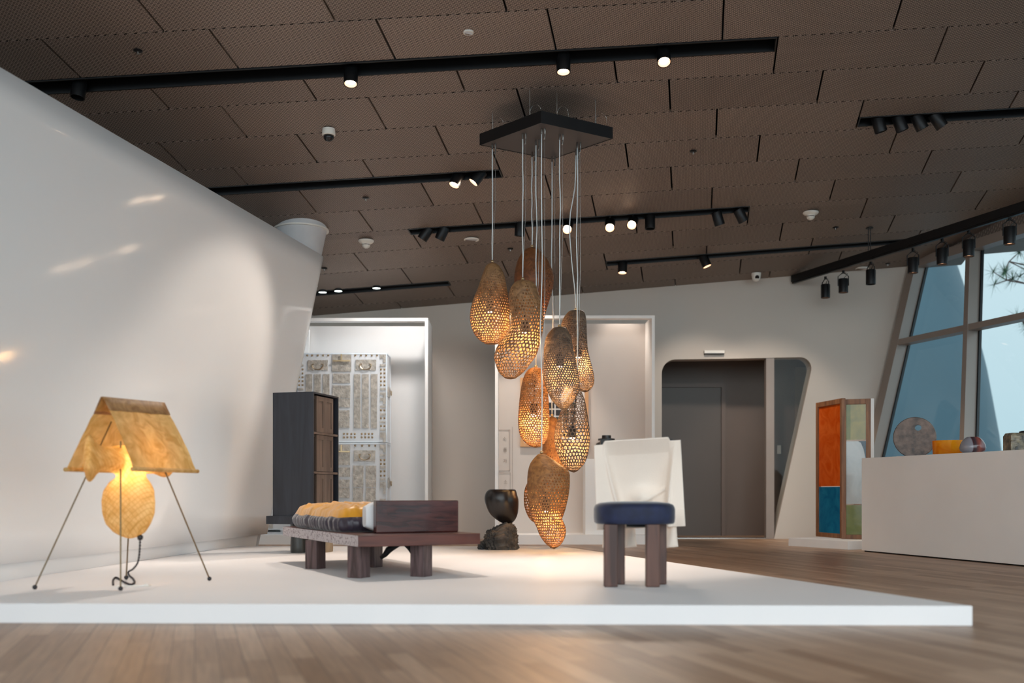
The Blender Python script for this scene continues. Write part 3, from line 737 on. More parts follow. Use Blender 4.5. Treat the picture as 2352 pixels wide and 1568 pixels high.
# ================================================================== CABINET
def obox(o0, e1, e2, a0, a1, b0, b1, z0, z1, bb=None, mi=0):
    bb = bb or B(); vs = []
    for z in (z0, z1):
        for b_ in (b0, b1):
            for a in (a0, a1): p = o0+e1*a+e2*b_; vs.append((p.x, p.y, z))
    bb.add(vs, [(0, 2, 3, 1), (4, 5, 7, 6), (0, 1, 5, 4), (2, 6, 7, 3), (0, 4, 6, 2), (1, 3, 7, 5)], mi); return bb
C0 = Vector((-1.65, 8.5, 0)); e2 = Vector((.255, .967, 0)); e1 = Vector((-.967, .255, 0))
zb, zt = H+(CY-1185)/FPX*8.5, H+(CY-899)/FPX*8.5
t = thing('cabinet', 'tall black-stained ash cabinet with brown panelled doors on a stone block', 'cabinet', C0+Vector((0, 0, PZ)))
W1, W2 = .372, .50; pt = .014
b = B()
obox(C0, e1, e2, 0, W1, 0, pt, zb, zt, b)            # pale face toward viewer (end panel)
obox(C0, e1, e2, 0, W1, W2-pt, W2, zb, zt, b)
obox(C0, e1, e2, W1-pt, W1, pt, W2-pt, zb, zt, b)
obox(C0, e1, e2, 0, W1-pt, pt, W2-pt, zt-pt, zt, b); obox(C0, e1, e2, 0, W1-pt, pt, W2-pt, zb, zb+pt, b)
b.build('body', M['char_wood'], t)
hs = [H+(CY-y)/FPX*8.55 for y in (994, 1085)]
for z in hs:
    b = obox(C0, e1, e2, .002, W1-pt, pt, W2-pt, z-.009, z+.009); b.build('shelf', M['brown_door'], t)
zz = [zb+pt]+[hs[1]]+[hs[0]]+[zt-pt]
for z0, z1 in zip(zz, zz[1:]):
    for q0, q1 in ((.085, .25), (.25, .415)):
        g = .003
        d_ = thing('door', '', '', (0, 0, 0)); 
        for kk in ('label', 'category'): del d_[kk]
        COL.objects.unlink(d_); bpy.data.objects.remove(d_)
        b = obox(C0, e1, e2, .018, .032, q0+g*.3, q1-g*.3, z0+.012, z1-.012)
        obox(C0, e1, e2, .012, .018, q0+g*.3, q0+.035, z0+.012, z1-.012, b); obox(C0, e1, e2, .012, .018, q1-.035, q1-g*.3, z0+.012, z1-.012, b)
        obox(C0, e1, e2, .012, .018, q0+.035, q1-.035, z1-.05, z1-.012, b); obox(C0, e1, e2, .012, .018, q0+.035, q1-.035, z0+.012, z0+.05, b)
        b.build('door', M['brown_door'], t)
b = obox(C0, e1, e2, -.03, W1+.045, -.03, W2+.03, zb-.068, zb-.0); b.build('base_board', M['char_wood'], t)
# stone block
S0 = on_plat(711, 1270)
t = thing('stone_block', 'rounded block of dark and beige stone carrying the black cabinet', 'stone', Vector((S0.x, S0.y+.2, PZ)))
def blob(c, dx, dy, z0, z1, bb, seg=32, n=2.6, taper=.1, mi=0, seed=0):
    rg = []
    for i in range(9):
        f = i/8; z = lerp(z0, z1, f); s_ = 1-taper*f
        if i == 0: s_ *= .97
        rg.append([Vector((c[0]+dx*s_*abs(math.cos(a))**(2/n)*math.copysign(1, math.cos(a))*(1+.03*noise.noise((a, z*9, seed))), c[1]+dy*s_*abs(math.sin(a))**(2/n)*math.copysign(1, math.sin(a)), z)) for a in [2*PI*k/seg for k in range(seg)]])
    bb.rings(rg, mi)
zs = zb-.066
b = B(); k = 8.75/FPX; blob(((686-CX)*k, 8.84), 21*k, .17, PZ, zs, b, seed=1); auto(b.build('dark_stone', M['stone_dark'], t), 50)
b = B(); blob(((731-CX)*k, 8.86), 27*k, .16, PZ, zs, b, seed=4); auto(b.build('pale_stone', M['stone_pale'], t), 50)

# ================================================================== DAYBED
N0 = Vector((-.904, 6.0, 0)); E1 = Vector((-.445, .895, 0)).normalized(); E2 = Vector((.895, .445, 0)).normalized()
zt_, zb_ = H-.255, H-.322
t = thing('daybed', 'low dark wood daybed with thick slab top and four square legs', 'daybed', Vector((N0.x, N0.y, PZ)))
L1, L2 = 1.80, .79
b = obox(N0, E1, E2, 0, L1, 0, L2, zb_, zt_)
# faces: 0 bottom,1 top,2 near end,3 far end,4 side a0? set by normal
o = b.build('slab', [M['slab_end'], M['slab_side']], t)
for p in o.data.polygons:
    if p.normal.dot(-E2) > .9: p.material_index = 1
bevel(o, .003)
LX = Vector((-.88, .47, 0)).normalized(); LY = Vector((.47, .88, 0)).normalized()
for x, yb in ((828, 1328), (727, 1307), (973, 1325), (860, 1303)):
    p = on_plat(x, yb); b = obox(Vector((p.x, p.y, 0)), LX, LY, 0, .098, 0, .098, PZ, zb_); bevel(b.build('leg', M['leg_wood'], t), .003)
# mattress
def mattress(o0, a0, a1, b0, b1, z0):
    t = thing('mattress', 'plump futon mattress with ochre top and dark purple gathered sides', 'mattress', o0+E1*(a0+a1)/2+E2*(b0+b1)/2+Vector((0, 0, z0)))
    n = 360; ca, cb_ = (a0+a1)/2, (b0+b1)/2; ha, hb = (a1-a0)/2, (b1-b0)/2
    def per(k, s, inset=0):
        th = 2*PI*k/n; c, sn = math.cos(th), math.sin(th); q = 9
        r = (abs(c)**q+abs(sn)**q)**(-1/q)
        return c*r*(ha-inset)*s, sn*r*(hb-inset)*s
    tufts = [(ta, tb) for ta in (-.42, -.14, .14, .42) for tb in (-.17, .17)]
    def ztop(a, c):
        e = min(1-abs(a)/ha, (1-abs(c)/hb)*hb/ha*1.0); e = max(0, min(1, e/.32)); h = .085*math.sqrt(max(0, 1-(1-e)**2))
        for ta, tb in tufts:
            d = math.hypot(a-ta, c-tb); h -= .05*math.exp(-(d/.055)**2)*e; an = math.atan2(c-tb, a-ta)
            h += .006*math.sin(an*9+ta*30)*math.exp(-((d-.10)/.07)**2)
        h += .012*noise.noise((a*9, c*14, 3))+.008*noise.noise((a*4+c*18, c*5, 8))*e
        return h
    def P(a, c, z): p = o0+E1*(ca+a)+E2*(cb_+c); return Vector((p.x, p.y, z))
    prof = [(.965, 0), (1.0, .012), (1.022, .04), (1.025, .065), (1.01, .082), (.985, .095)]
    rg = []
    for s, z in prof:
        ring = []
        for k in range(n):
            a, c = per(k, s); ph = (a+c*1.3)
            pl = (.0035*math.sin(ph*55+9*noise.noise((a*5, c*5, 1)))+.006*math.sin(ph*131+6*noise.noise((a*9, c*9, 4)))+.010*noise.noise((a*24, c*24, z*6)))*math.sin(min(1, z/.11)*PI*.9+.2)
            L_ = math.hypot(a, c); ring.append(P(a*(1+pl/ha*.9), c*(1+pl/hb*.9), z0+z+(.01*noise.noise((a*7, c*7, 5)) if z > .09 else 0)))
        rg.append(ring)
    b = B(); b.rings(rg, 0, True, False); b.build('side_panel', M['purple'], t, True)
    rg = [rg[-1]]; edge = [Vector(v) for v in rg[0]]
    for s in (.96, .92, .87, .81, .74, .67, .6, .53, .46, .39, .32, .25, .18, .11, .05):
        ring = []
        for k in range(n):
            a, c = per(k, s*.985); zb0 = edge[k].z; ring.append(P(a, c, lerp(zb0, z0+.095, 1-s)+ztop(a, c)))
        rg.append(ring)
    b = B(); b.rings(rg, 0, False, True); b.build('top_cover', M['yellow'], t, True)
    # ties hanging under the slab
    for pts in ([(925, 1248), (905, 1256), (893, 1262), (884, 1274), (874, 1281)], [(925, 1248), (940, 1257), (950, 1268), (958, 1278)]):
        P_ = [at(x, y, 6.55) for x, y in pts]
        b = B(); b.tube([Vector((P_[0].x, P_[0].y, zb_+.0))]+P_[1:], [.010]+[.017+.006*(i % 2) for i in range(len(P_)-2)]+[.012], 7); b.build('tie', M['bfabric'], t, True)
mattress(N0, .49, 1.70, .035, .74, zt_)
# rosewood block and linen cushion
q0 = N0+E1*.28+E2*.20
b = obox(N0, E1, E2, .28, .345, .21, .765, zt_, zt_+.203)
tag(bevel(b.build('headrest_block', M['block_wood']), .008, 3), 'polished dark rosewood block standing on edge on the daybed', 'block')
b = B(); rg = []
for i in range(13):
    f = i/12; bb_ = lerp(.175, .735, f); s_ = 1-(abs(2*f-1))**6*.35
    rg.append([N0+E1*(.412+.058*s_*math.copysign(abs(math.cos(a))**.6, math.cos(a)))+E2*bb_+Vector((0, 0, zt_+.101+.100*s_*math.copysign(abs(math.sin(a))**.6, math.sin(a))+.004*noise.noise((a, f*9, 2)))) for a in [2*PI*k/24 for k in range(24)]])
b.rings(rg); tag(auto(b.build('cushion', M['pillow']), 60), 'white linen cushion squeezed between rosewood block and ochre mattress', 'cushion')

# ================================================================== ROCK + BOWL
RK = on_plat(1150, 1263); RKY = RK.y+.17
k = RKY/FPX
bm = bmesh.new(); bmesh.ops.create_icosphere(bm, subdivisions=6, radius=1)
for v in bm.verts:
    p = v.co.copy(); nn = p.normalized()
    n1 = noise.fractal(nn*1.5+Vector((5, 0, 2)), 1, 2, 3); n2 = noise.fractal(nn*5+Vector((1, 7, 2)), .9, 2.1, 5); pit = noise.cell(nn*4)
    rdg = abs(noise.noise(nn*6+Vector((3, 3, 3))))
    s = 1+.15*n1+.13*n2-.12*max(0, .2-rdg)/.2+.05*noise.noise(nn*14)
    x = math.copysign(abs(nn.x)**.48, nn.x)*s; y = math.copysign(abs(nn.y)**.7, nn.y)*s; z = math.copysign(abs(nn.z)**.7, nn.z)*s
    # outline: low tail left, high back right
    X = (1152-CX)*k+x*(38*k) + (.0)
    top = 60*k*(.78+.24*math.exp(-((x-.3)/.5)**2))
    Z = PZ+max(0.0, (z+.38))/1.38*top*1.05
    if z < -.38: Z = PZ
    v.co = Vector((X, RKY+y*.17, Z))
me = bpy.data.meshes.new('rock'); bm.to_mesh(me); bm.free(); me.materials.append(M['rock'])
me.polygons.foreach_set('use_smooth', [True]*len(me.polygons))
o = bpy.data.objects.new('rock', me); COL.objects.link(o); tag(o, 'craggy dark grey rock on the platform carrying a black bowl', 'rock')
bm = bmesh.new(); bmesh.ops.create_icosphere(bm, subdivisions=4, radius=1)
for v in bm.verts:
    nn = v.co.normalized(); s = 1+.3*noise.fractal(nn*2+Vector((9, 1, 2)), 1, 2, 4)
    v.co = Vector(((1108-CX)*k+nn.x*s*.042, RKY-.02+nn.y*s*.06, PZ+max(0, nn.z*s+.5)/1.5*.075))
me = bpy.data.meshes.new('small_rock'); bm.to_mesh(me); bm.free(); me.materials.append(M['rock']); me.polygons.foreach_set('use_smooth', [True]*len(me.polygons))
o = bpy.data.objects.new('small_rock', me); COL.objects.link(o); tag(o, 'small low rock at the left foot of the craggy rock', 'rock')
rows_ = catmull([(1202, 1158, 1173), (1199, 1150, 1178), (1192, 1139, 1184), (1180, 1126, 1189), (1165, 1118, 1191), (1148, 1113, 1191), (1136, 1114, 1188), (1128, 1118, 1186), (1124.5, 1122, 1184)], 28)
b = B(); rg = [[Vector((((xl+xr2)/2-CX)*k+(xr2-xl)/2*k*math.cos(a), RKY+(xr2-xl)/2*k*math.sin(a), H+(CY-y)*k)) for a in [2*PI*q/48 for q in range(48)]] for y, xl, xr2 in rows_]
rin = [[(v-(sum(r, Vector())/48))*.93+(sum(r, Vector())/48)+Vector((0, 0, .004)) for v in r] for r in rg[::-1][:-4]]
b.rings(rg+rin, 0, True, True); tag(auto(b.build('bowl', M['bowl']), 50), 'black asymmetric rounded bowl balanced on the craggy rock', 'bowl')

# ================================================================== CHAIR
def chx(x, Y): return (x-CX)*Y/FPX
t = thing('draped_chair', 'low chair with round navy velvet seat and cream cloth over its back', 'chair', (chx(1457, 5.7), 5.7, PZ))
sx, sy = chx(1456.5, 5.75), 5.76
zs0, zs1 = H+(CY-1204)/FPX*5.55, H+(CY-1163)/FPX*5.55
R = .223; n = 3.0
def sup(r, z, q=64):
    return [Vector((sx+r*math.copysign(abs(math.cos(a))**(2/n), math.cos(a)), sy+r*math.copysign(abs(math.sin(a))**(2/n), math.sin(a)), z)) for a in [2*PI*k_/q for k_ in range(q)]]
b = B(); b.rings([sup(R*.96, zs0), sup(R*.99, zs0+.008), sup(R*1.0, zs0+.03), sup(R*1.0, zs1-.018), sup(R*.985, zs1-.004), sup(R*.95, zs1+.008), sup(R*.85, zs1+.018), sup(R*.6, zs1+.024), sup(R*.3, zs1+.026), sup(R*.02, zs1+.026)])
auto(b.build('seat', M['velvet'], t), 60)
for x, Y in ((1403.5, 5.55), (1500, 5.55), (1420.5, 5.71), (1516.5, 5.71)):
    b = B(); w = .074; b.box((chx(x, Y), Y+.027, (PZ+zs0)/2), (w, .054, zs0-PZ)); bevel(b.build('leg', M['chair_wood'], t), .006, 3)
YB = 5.995
for x in (1390, 1545):
    b = B(); b.box((chx(x, YB), YB+.14, (H+(CY-1006)/FPX*YB+zs0)/2), (.035, .03, H+(CY-1006)/FPX*YB-zs0)); b.build('back_post', M['black'], t)
b = B(); b.box((chx(1470, YB), YB-.02, zs0-.012), (.16, .035, .03)); b.box((chx(1467, YB), YB+.14, H+(CY-1008)/FPX*YB-.012), (.40, .022, .022)); b.build('back_rail', M['black'], t)
# cloth
NU, NV = 110, 90; vs = []
for j in range(NV+1):
    v = j/NV
    for i in range(NU+1):
        u = i/NU
        xl = lerp(1364, 1371, v); xr_ = lerp(1563, 1574, v); x = lerp(xl, xr_, u)
        top = lerp(1012, 1003, (u-.12)/.75)
        g1 = 1/(1+math.exp(-(u-.115)*260)); g2 = 1/(1+math.exp((u-.868)*260))
        mid = g1*g2
        yt = lerp(lerp(1022, 1010, u), top, mid); yb2 = lerp(1217, 1208, u)
        y = lerp(yt, yb2, v)
        Yo = YB-.022*mid*max(0, 1-v*6)
        vv = min(1, v/.78)
        cl = lerp(.125, .27, vv**1.3); cr = lerp(.93, .80, vv**.8)
        for c_, s_ in ((cl, 1), (cr, -1)):
            d = (u-c_)*s_
            st_ = math.sin(min(1, vv*1.1)*PI*.5)
            Yo += .07*st_/(1+math.exp(-d*55))*(1 if v < .8 else max(0, 1-(v-.8)*5)) - .03*st_*math.exp(-((d+.015)/.018)**2)
        Yo -= .06*math.exp(-((u-.55)/.14)**2-((v-.66)/.10)**2) + .018*math.exp(-(((u-.5)*.5+(v-.72))/.02)**2)*(.25 < u < .8)
        Yo += .012*noise.noise((u*4, v*2.5, 1.5))+.008*math.sin(u*34+v*3)*max(0, v-.55)*(1 if u < .22 or u > .82 else .2)
        vs.append(at(x, y, Yo))
fs = [(j*(NU+1)+i, j*(NU+1)+i+1, (j+1)*(NU+1)+i+1, (j+1)*(NU+1)+i) for j in range(NV) for i in range(NU)]
# the cloth hangs behind the seat: push forward parts back
vs = [Vector((v.x*max(v.y, YB-.012)/v.y, max(v.y, YB-.012), v.z)) if v.z < zs1+.05 else v for v in vs]
o = mesh('back_cloth', vs, fs, M['cream'], t, True); sdm = o.modifiers.new('thick', 'SOLIDIFY'); sdm.thickness = .004
for xa, xb2 in ((1432, 1458), (1528, 1553), (1386, 1394)):
    vs = []; m_ = 10
    for j in range(m_+1):
        f = j/m_
        for i in range(7):
            u = i/6; x = lerp(xa, xb2, u)+lerp(0, (4 if i > 3 else -1), f*f)
            vs.append(at(x, lerp(1203, 1258-3*u, f), YB+.03+.012*math.sin(u*6+f*2)))
    o = mesh('cloth_tail', vs, [(j*7+i, j*7+i+1, (j+1)*7+i+1, (j+1)*7+i) for j in range(m_) for i in range(6)], M['cream'], t, True)
    sdm = o.modifiers.new('thick', 'SOLIDIFY'); sdm.thickness = .004

# ================================================================== PAPER LAMP
t = thing('paper_lamp', 'amber paper floor lamp with tent shade on four thin rods', 'lamp', on_plat(285, 1345))
RF = Vector((-2.16, 5.40, H+.5)); RB = Vector((-2.02, 5.92, H+.515)); RD = (RB-RF).normalized(); RP = Vector((RD.y, -RD.x, 0)).normalized()
ZE = H+.120
def sheet(side):
    vs = []; NU2, NV2 = 24, 24
    for j in range(NV2+1):
        v = j/NV2
        for i in range(NU2+1):
            u = i/NU2; base = lerp(RF, RB, u)
            ext = 1+.03*v
            off = side*(.205*v)
            p = base+RP*off*1.0+RD*((u-.5)*.05*v); p.z = lerp(base.z, ZE, v)
            nrm = RP*side
            p += nrm*(.012*math.sin(v*PI)*(1 if side > 0 else .6)+.006*noise.noise((u*5, v*5, side*3)))
            vs.append(p)
    o = mesh('shade_panel', vs, [(j*(NU2+1)+i, j*(NU2+1)+i+1, (j+1)*(NU2+1)+i+1, (j+1)*(NU2+1)+i) for j in range(NV2) for i in range(NU2)], M['paper'], t, True)
    return vs, NU2, NV2
for sd2 in (1, -1):
    vs, nu, nv = sheet(sd2); edge = vs[-(nu+1):]
    b = B(); e0 = edge[0]-RD*.012; e9 = edge[-1]+RD*.012; b.tube([e0]+edge[1:-1]+[e9], .011, 8); b.build('eave_roll', M['paper'], t, True)
# ridge cap
b = B(); vs = []; fs = []
for i in range(13):
    u = i/12; p = lerp(RF-RD*.006, RB+RD*.006, u)
    for off, dz in ((-.052, -.085), (-.028, -.035), (-.008, .004), (.008, .004), (.026, -.030), (.046, -.068+.006*noise.noise((u*8, 1, 1)))):
        vs.append(p+RP*off*1.0+Vector((0, 0, dz)))
    if i:
        for q in range(5): a = (i-1)*6+q; fs.append((a, a+1, a+7, a+6))
M['cap'] = paper_mat('double_mulberry_paper', srgb(150, 106, 66), srgb(190, 146, 98), .15, 12)
o = mesh('ridge_cap', vs, fs, M['cap'], t, True); sdm = o.modifiers.new('thick', 'SOLIDIFY'); sdm.thickness = .003
# paper body: three lobes joined (voxel remesh into one skin)
def P(x, y, Y): return at(x, y, Y)
bm_b = B()
def loft(cs, seg=40):
    # cs: (centre, axis u vector, axis v vector)
    bm_b.rings([[c+u*math.cos(2*PI*k_/seg)+v*math.sin(2*PI*k_/seg) for k_ in range(seg)] for c, u, v in cs])
kk = 5.6/FPX
Z_ = Vector((0, 0, 1)); X_ = Vector((1, 0, 0)); Y_ = Vector((0, 1, 0))
ctr = P(296, 1058, 5.62)
# left tube with lens-shaped end
Lend = P(206, 1052, 5.33); nL = Vector((-.93, -.36, 0)).normalized(); sD = Vector((-nL.y, nL.x, 0))
neck = Lend-nL*.035; dT = (neck-ctr); sT = Vector((dT.y, -dT.x, 0)).normalized()
loft([(ctr+dT*l, lerp(sT, sD*(1 if sD.dot(sT) > 0 else -1), max(0, l*2-1)).normalized()*rs, Z_*ru) for l, rs, ru in ((0, .085, .088), (.3, .072, .078), (.6, .066, .066), (.85, .06, .064), (1.0, .075, .08))]
     +[(Lend+nL*o_, (sD*(1 if sD.dot(sT) > 0 else -1))*r_, Z_*r_*1.04) for o_, r_ in ((-.022, .10), (-.006, .120), (.006, .118), (.020, .09), (.028, .05), (.031, .005))])
def sec(c0, d, s, u, l, rs, ru): return (c0+d*l, s*rs, u*ru)
dirR = (P(380, 1068, 5.80)-ctr).normalized(); sR = dirR.cross(Z_).normalized(); LR = (P(380, 1068, 5.80)-ctr).length
loft([sec(ctr, dirR, sR, Z_, l*LR, rs, ru) for l, rs, ru in ((0, .085, .085), (.35, .065, .065), (.7, .06, .055), (.88, .08, .065), (1.0, .09, .072), (1.06, .05, .04), (1.1, .005, .005))])
loft([(P(x, y, 5.55), X_*w*kk, Y_*dd) for x, y, w, dd in ((300, 1045, 30, .07), (301, 1075, 30, .07), (301, 1096, 34, .055), (298, 1106, 46, .05), (296, 1125, 57, .055), (295, 1150, 61, .06), (295, 1178, 60, .06), (295, 1203, 51, .052), (297, 1222, 36, .04), (298, 1232, 20, .03), (298, 1237, 5, .01))])
for i, v in enumerate(bm_b.v): bm_b.v[i] = v+Vector((noise.noise(v*14), noise.noise(v*14+Vector((4, 4, 4))), noise.noise(v*14+Vector((9, 9, 9)))))*.006
o = bm_b.build('paper_body', M['paper_g'], t, True)
rm = o.modifiers.new('skin', 'REMESH'); rm.mode = 'VOXEL'; rm.voxel_size = .008; rm.use_smooth_shade = True
sm = o.modifiers.new('smooth', 'SMOOTH'); sm.iterations = 3
b = B(); b.lathe(ctr+Vector((0, 0, 0)), [(.004, .035), (.022, .03), (.03, 0), (.022, -.03), (.004, -.035)], 16); b.build('bulb', emit_mat('lamp_bulb', (1, .72, .4, 1), 5), t, True)
ld = bpy.data.lights.new('lamp_light', 'POINT'); ld.energy = 1.7; ld.color = (1, .74, .46); ld.shadow_soft_size = .04
lo = bpy.data.objects.new('lamp_light', ld); COL.objects.link(lo); lo.location = ctr+Vector((.02, -.0, -.05)); lo.parent = t; lo.matrix_parent_inverse = Matrix.Translation(t.location).inverted()
apexes = []
rods = [((80, 1353), P(256, 968, 5.55)), ((277, 1356), P(277, 1013, 5.50)), ((290, 1330), P(302, 1090, 5.78)), ((481, 1333), P(374, 1070, 5.72))]
for f0, top in rods:
    p = on_plat(*f0)+Vector((0, 0, .012))
    b = B(); b.tube([p, top], .0042, 6); r_ = b.build('rod', M['rod'], t)
    b = B(); b.lathe(p, [(.0125*math.cos(a), .0125*math.sin(a)) for a in [lerp(-PI/2+.05, PI/2-.05, i/8) for i in range(9)]], 14)
    ft = b.build('foot', M['foot'], r_, True)
pts = [(322, 1234), (321, 1262), (317, 1290), (306, 1306), (295, 1315), (297, 1323), (306, 1331), (309, 1340), (300, 1344), (288, 1340), (276, 1333), (266, 1328), (260, 1334), (260, 1345)]
P3 = []
for i, (x, y) in enumerate(pts):
    Y = lerp(5.55, 5.7, min(1, i/4)); p = at(x, y, Y)
    if i >= 4 or p.z < PZ+.006: p = on_plat(x, y)+Vector((0, 0, .006))
    P3.append((p.x, p.y, p.z))
P3 = [Vector(q) for q in catmull(P3, 160)]
b = B(); b.tube([q+Vector((.0025*math.cos(i*1.1), 0, .0025*math.sin(i*1.1))) for i, q in enumerate(P3)], .0036, 6)
b.tube([q-Vector((.0025*math.cos(i*1.1), 0, .0025*math.sin(i*1.1))) for i, q in enumerate(P3)], .0036, 6); b.build('power_cord', M['cord'], t, True)
b = B(); p = P3[0]; b.lathe(p+Vector((0, 0, .0)), [(.003, .016), (.014, .01), (.016, 0), (.012, -.012), (.004, -.016)], 14); b.build('cord_grommet', M['foot'], t, True)
b = B(); p = on_plat(262, 1347); p2 = on_plat(335, 1346); b.tube([p+Vector((0, 0, .003)), p2+Vector((0, 0, .003))], .003, 6)
p3 = on_plat(330, 1346); b.tube([p3+Vector((0, 0, .006)), on_plat(340, 1346)+Vector((0, 0, .006)), on_plat(348, 1345)+Vector((0, 0, .004))], [.006, .006, .001], 8)
tag(b.build('power_cable', M['wplastic']), 'thin white cable lying flat on the platform under the paper lamp', 'cable')

# ================================================================== PENDANT CLUSTER
CZ = H+3.05
cn = [at(1243, 282, 8.45), at(1405, 318, 8.83), at(1268, 365, 9.37), at(1104, 333, 8.99)]
cn = [Vector((p.x, p.y, CZ)) for p in cn]
t = thing('pendant_canopy', 'black square ceiling canopy from which the perforated pendants hang', 'canopy', Vector((.3, 8.9, CZ)))
b = B(); b.prism(cn, (0, 0, .095)); bevel(b.build('plate', mat('dark_brown_canopy', srgb(66, 56, 52), .5, var=.05), t), .002)
b = B(); cc_ = sum(cn, Vector())/4
for i in range(4):
    a, c = cn[i], cn[(i+1) % 4]; d_ = (c-a).normalized(); nrm = (((a+c)/2)-cc_); nrm.z = 0; nrm.normalize()
    b.prism([a-Vector((0, 0, .003))-d_*.006, c-Vector((0, 0, .003))+d_*.006, c-Vector((0, 0, .003))+d_*.006+nrm*.006, a-Vector((0, 0, .003))-d_*.006+nrm*.006], (0, 0, .101))
b.build('rim', M['black'], t)
for x, y, X2 in ((1131, 285, -.17), (1216, 240, .15), (1274, 238, .38), (1367, 268, .72)):
    # suspension wires with clips
    Y = {-.17: 8.92, .15: 8.62, .38: 8.66, .72: 8.82}[X2]; zcc = zc(X2, Y)
    b = B(); b.tube([(X2, Y, CZ+.09), (X2, Y, zcc+.01)], .003, 6); b.build('suspension_wire', M['steel'], t)
    b = B(); b.tube([(X2, Y, CZ+.10), (X2, Y, CZ+.15)], .009, 8); b.build('wire_clip', M['steel'], t)
    b = B(); b.tube([(X2+.05*(1-math.cos(a/12*PI)), Y, CZ+.14+.075*math.sin(a/12*PI)-(.05 if a > 10 else 0)*(a-10)/2) for a in range(13)], .0018, 5); b.build('wire_tail', M['steel'], t)

OUT = {
'A': [(602, 1128, 1134), (610, 1117, 1146), (630, 1108, 1158), (660, 1098, 1164), (700, 1083, 1170), (730, 1079, 1171), (755, 1084, 1170), (775, 1095, 1160), (788, 1112, 1146), (791, 1125, 1138)],
'B': [(567, 1216, 1228), (575, 1204, 1240), (595, 1190, 1257), (625, 1182, 1270), (655, 1181, 1271), (690, 1184, 1262), (720, 1190, 1253), (750, 1198, 1248), (775, 1210, 1240), (780, 1220, 1232)],
'C': [(642, 1195, 1206), (650, 1180, 1228), (670, 1170, 1237), (700, 1170, 1245), (740, 1172, 1249), (765, 1165, 1246), (790, 1145, 1240), (815, 1135, 1232), (835, 1138, 1218), (855, 1146, 1202), (868, 1160, 1185), (871, 1168, 1178)],
'D': [(712, 1316, 1330), (716, 1305, 1342), (735, 1292, 1347), (765, 1286, 1348), (800, 1290, 1350), (835, 1300, 1358), (865, 1310, 1365), (885, 1322, 1363), (898, 1335, 1352), (901, 1340, 1347)],
'E': [(750, 1281, 1290), (755, 1268, 1302), (775, 1254, 1312), (810, 1248, 1318), (845, 1246, 1326), (875, 1250, 1331), (900, 1258, 1330), (920, 1268, 1318), (937, 1284, 1305), (943, 1292, 1300)],
'F': [(843, 1226, 1236), (848, 1214, 1246), (865, 1203, 1254), (895, 1196, 1258), (930, 1192, 1261), (965, 1190, 1262), (995, 1193, 1260), (1012, 1202, 1254), (1023, 1215, 1245), (1028, 1225, 1235)],
'G': [(890, 1322, 1330), (900, 1312, 1336), (925, 1296, 1345), (955, 1284, 1350), (985, 1275, 1354), (1015, 1273, 1355), (1045, 1282, 1350), (1065, 1292, 1342), (1080, 1306, 1328), (1085, 1314, 1322)],
'H': [(955, 1264, 1272), (962, 1259, 1280), (985, 1252, 1286), (1010, 1248, 1290), (1035, 1245, 1298), (1060, 1238, 1303), (1090, 1222, 1306), (1120, 1206, 1306), (1150, 1203, 1303), (1175, 1208, 1297), (1195, 1220, 1288), (1205, 1240, 1270)],
'I': [(1040, 1240, 1248), (1046, 1232, 1258), (1062, 1219, 1280), (1080, 1213, 1305), (1100, 1211, 1309), (1130, 1211, 1307), (1155, 1214, 1302), (1175, 1217, 1290), (1190, 1222, 1291), (1210, 1232, 1299), (1230, 1240, 1299), (1248, 1253, 1290), (1258, 1266, 1278), (1261, 1270, 1275)]}
PD = {  # depth, cable top (x,y px), shade material, columns, hole growth, solid fraction, label, bulb fraction
'A': (8.96, 1131, 'a', 40, (.25, .74), .16, 'leftmost egg-shaped tan pendant shade, finely perforated', .62),
'B': (9.17, 1222, 'b', 38, (.25, .66), .45, 'topmost rust-brown pendant shade with nearly solid dome', .70),
'C': (8.70, 1200, 'a', 34, (.34, .86), .14, 'tan pendant shade bulging to the lower left, with open lacy bottom', .55),
'D': (9.12, 1320, 'd', 32, (.40, .86), .12, 'grey-brown pendant shade at the upper right of the cluster', .6),
'E': (8.72, 1286, 'd', 42, (.35, .76), .14, 'grey pendant shade with a round opening showing its glowing inside', .5),
'F': (8.86, 1230, 'c', 36, (.50, .74), .08, 'upright ochre pendant shade at the left of the lower group', .62),
'G': (8.92, 1326, 'd', 28, (.72, .66), .04, 'coarsely holed dark pendant shade at the right of the lower group', .62),
'H': (9.30, 1268, 'c', 40, (.3, .76), .16, 'pendant shade hanging hidden behind the lowest one', .5),
'I': (8.58, 1244, 'c', 40, (.25, .80), .16, 'lowest ochre pendant shade with two lobes', .62)}
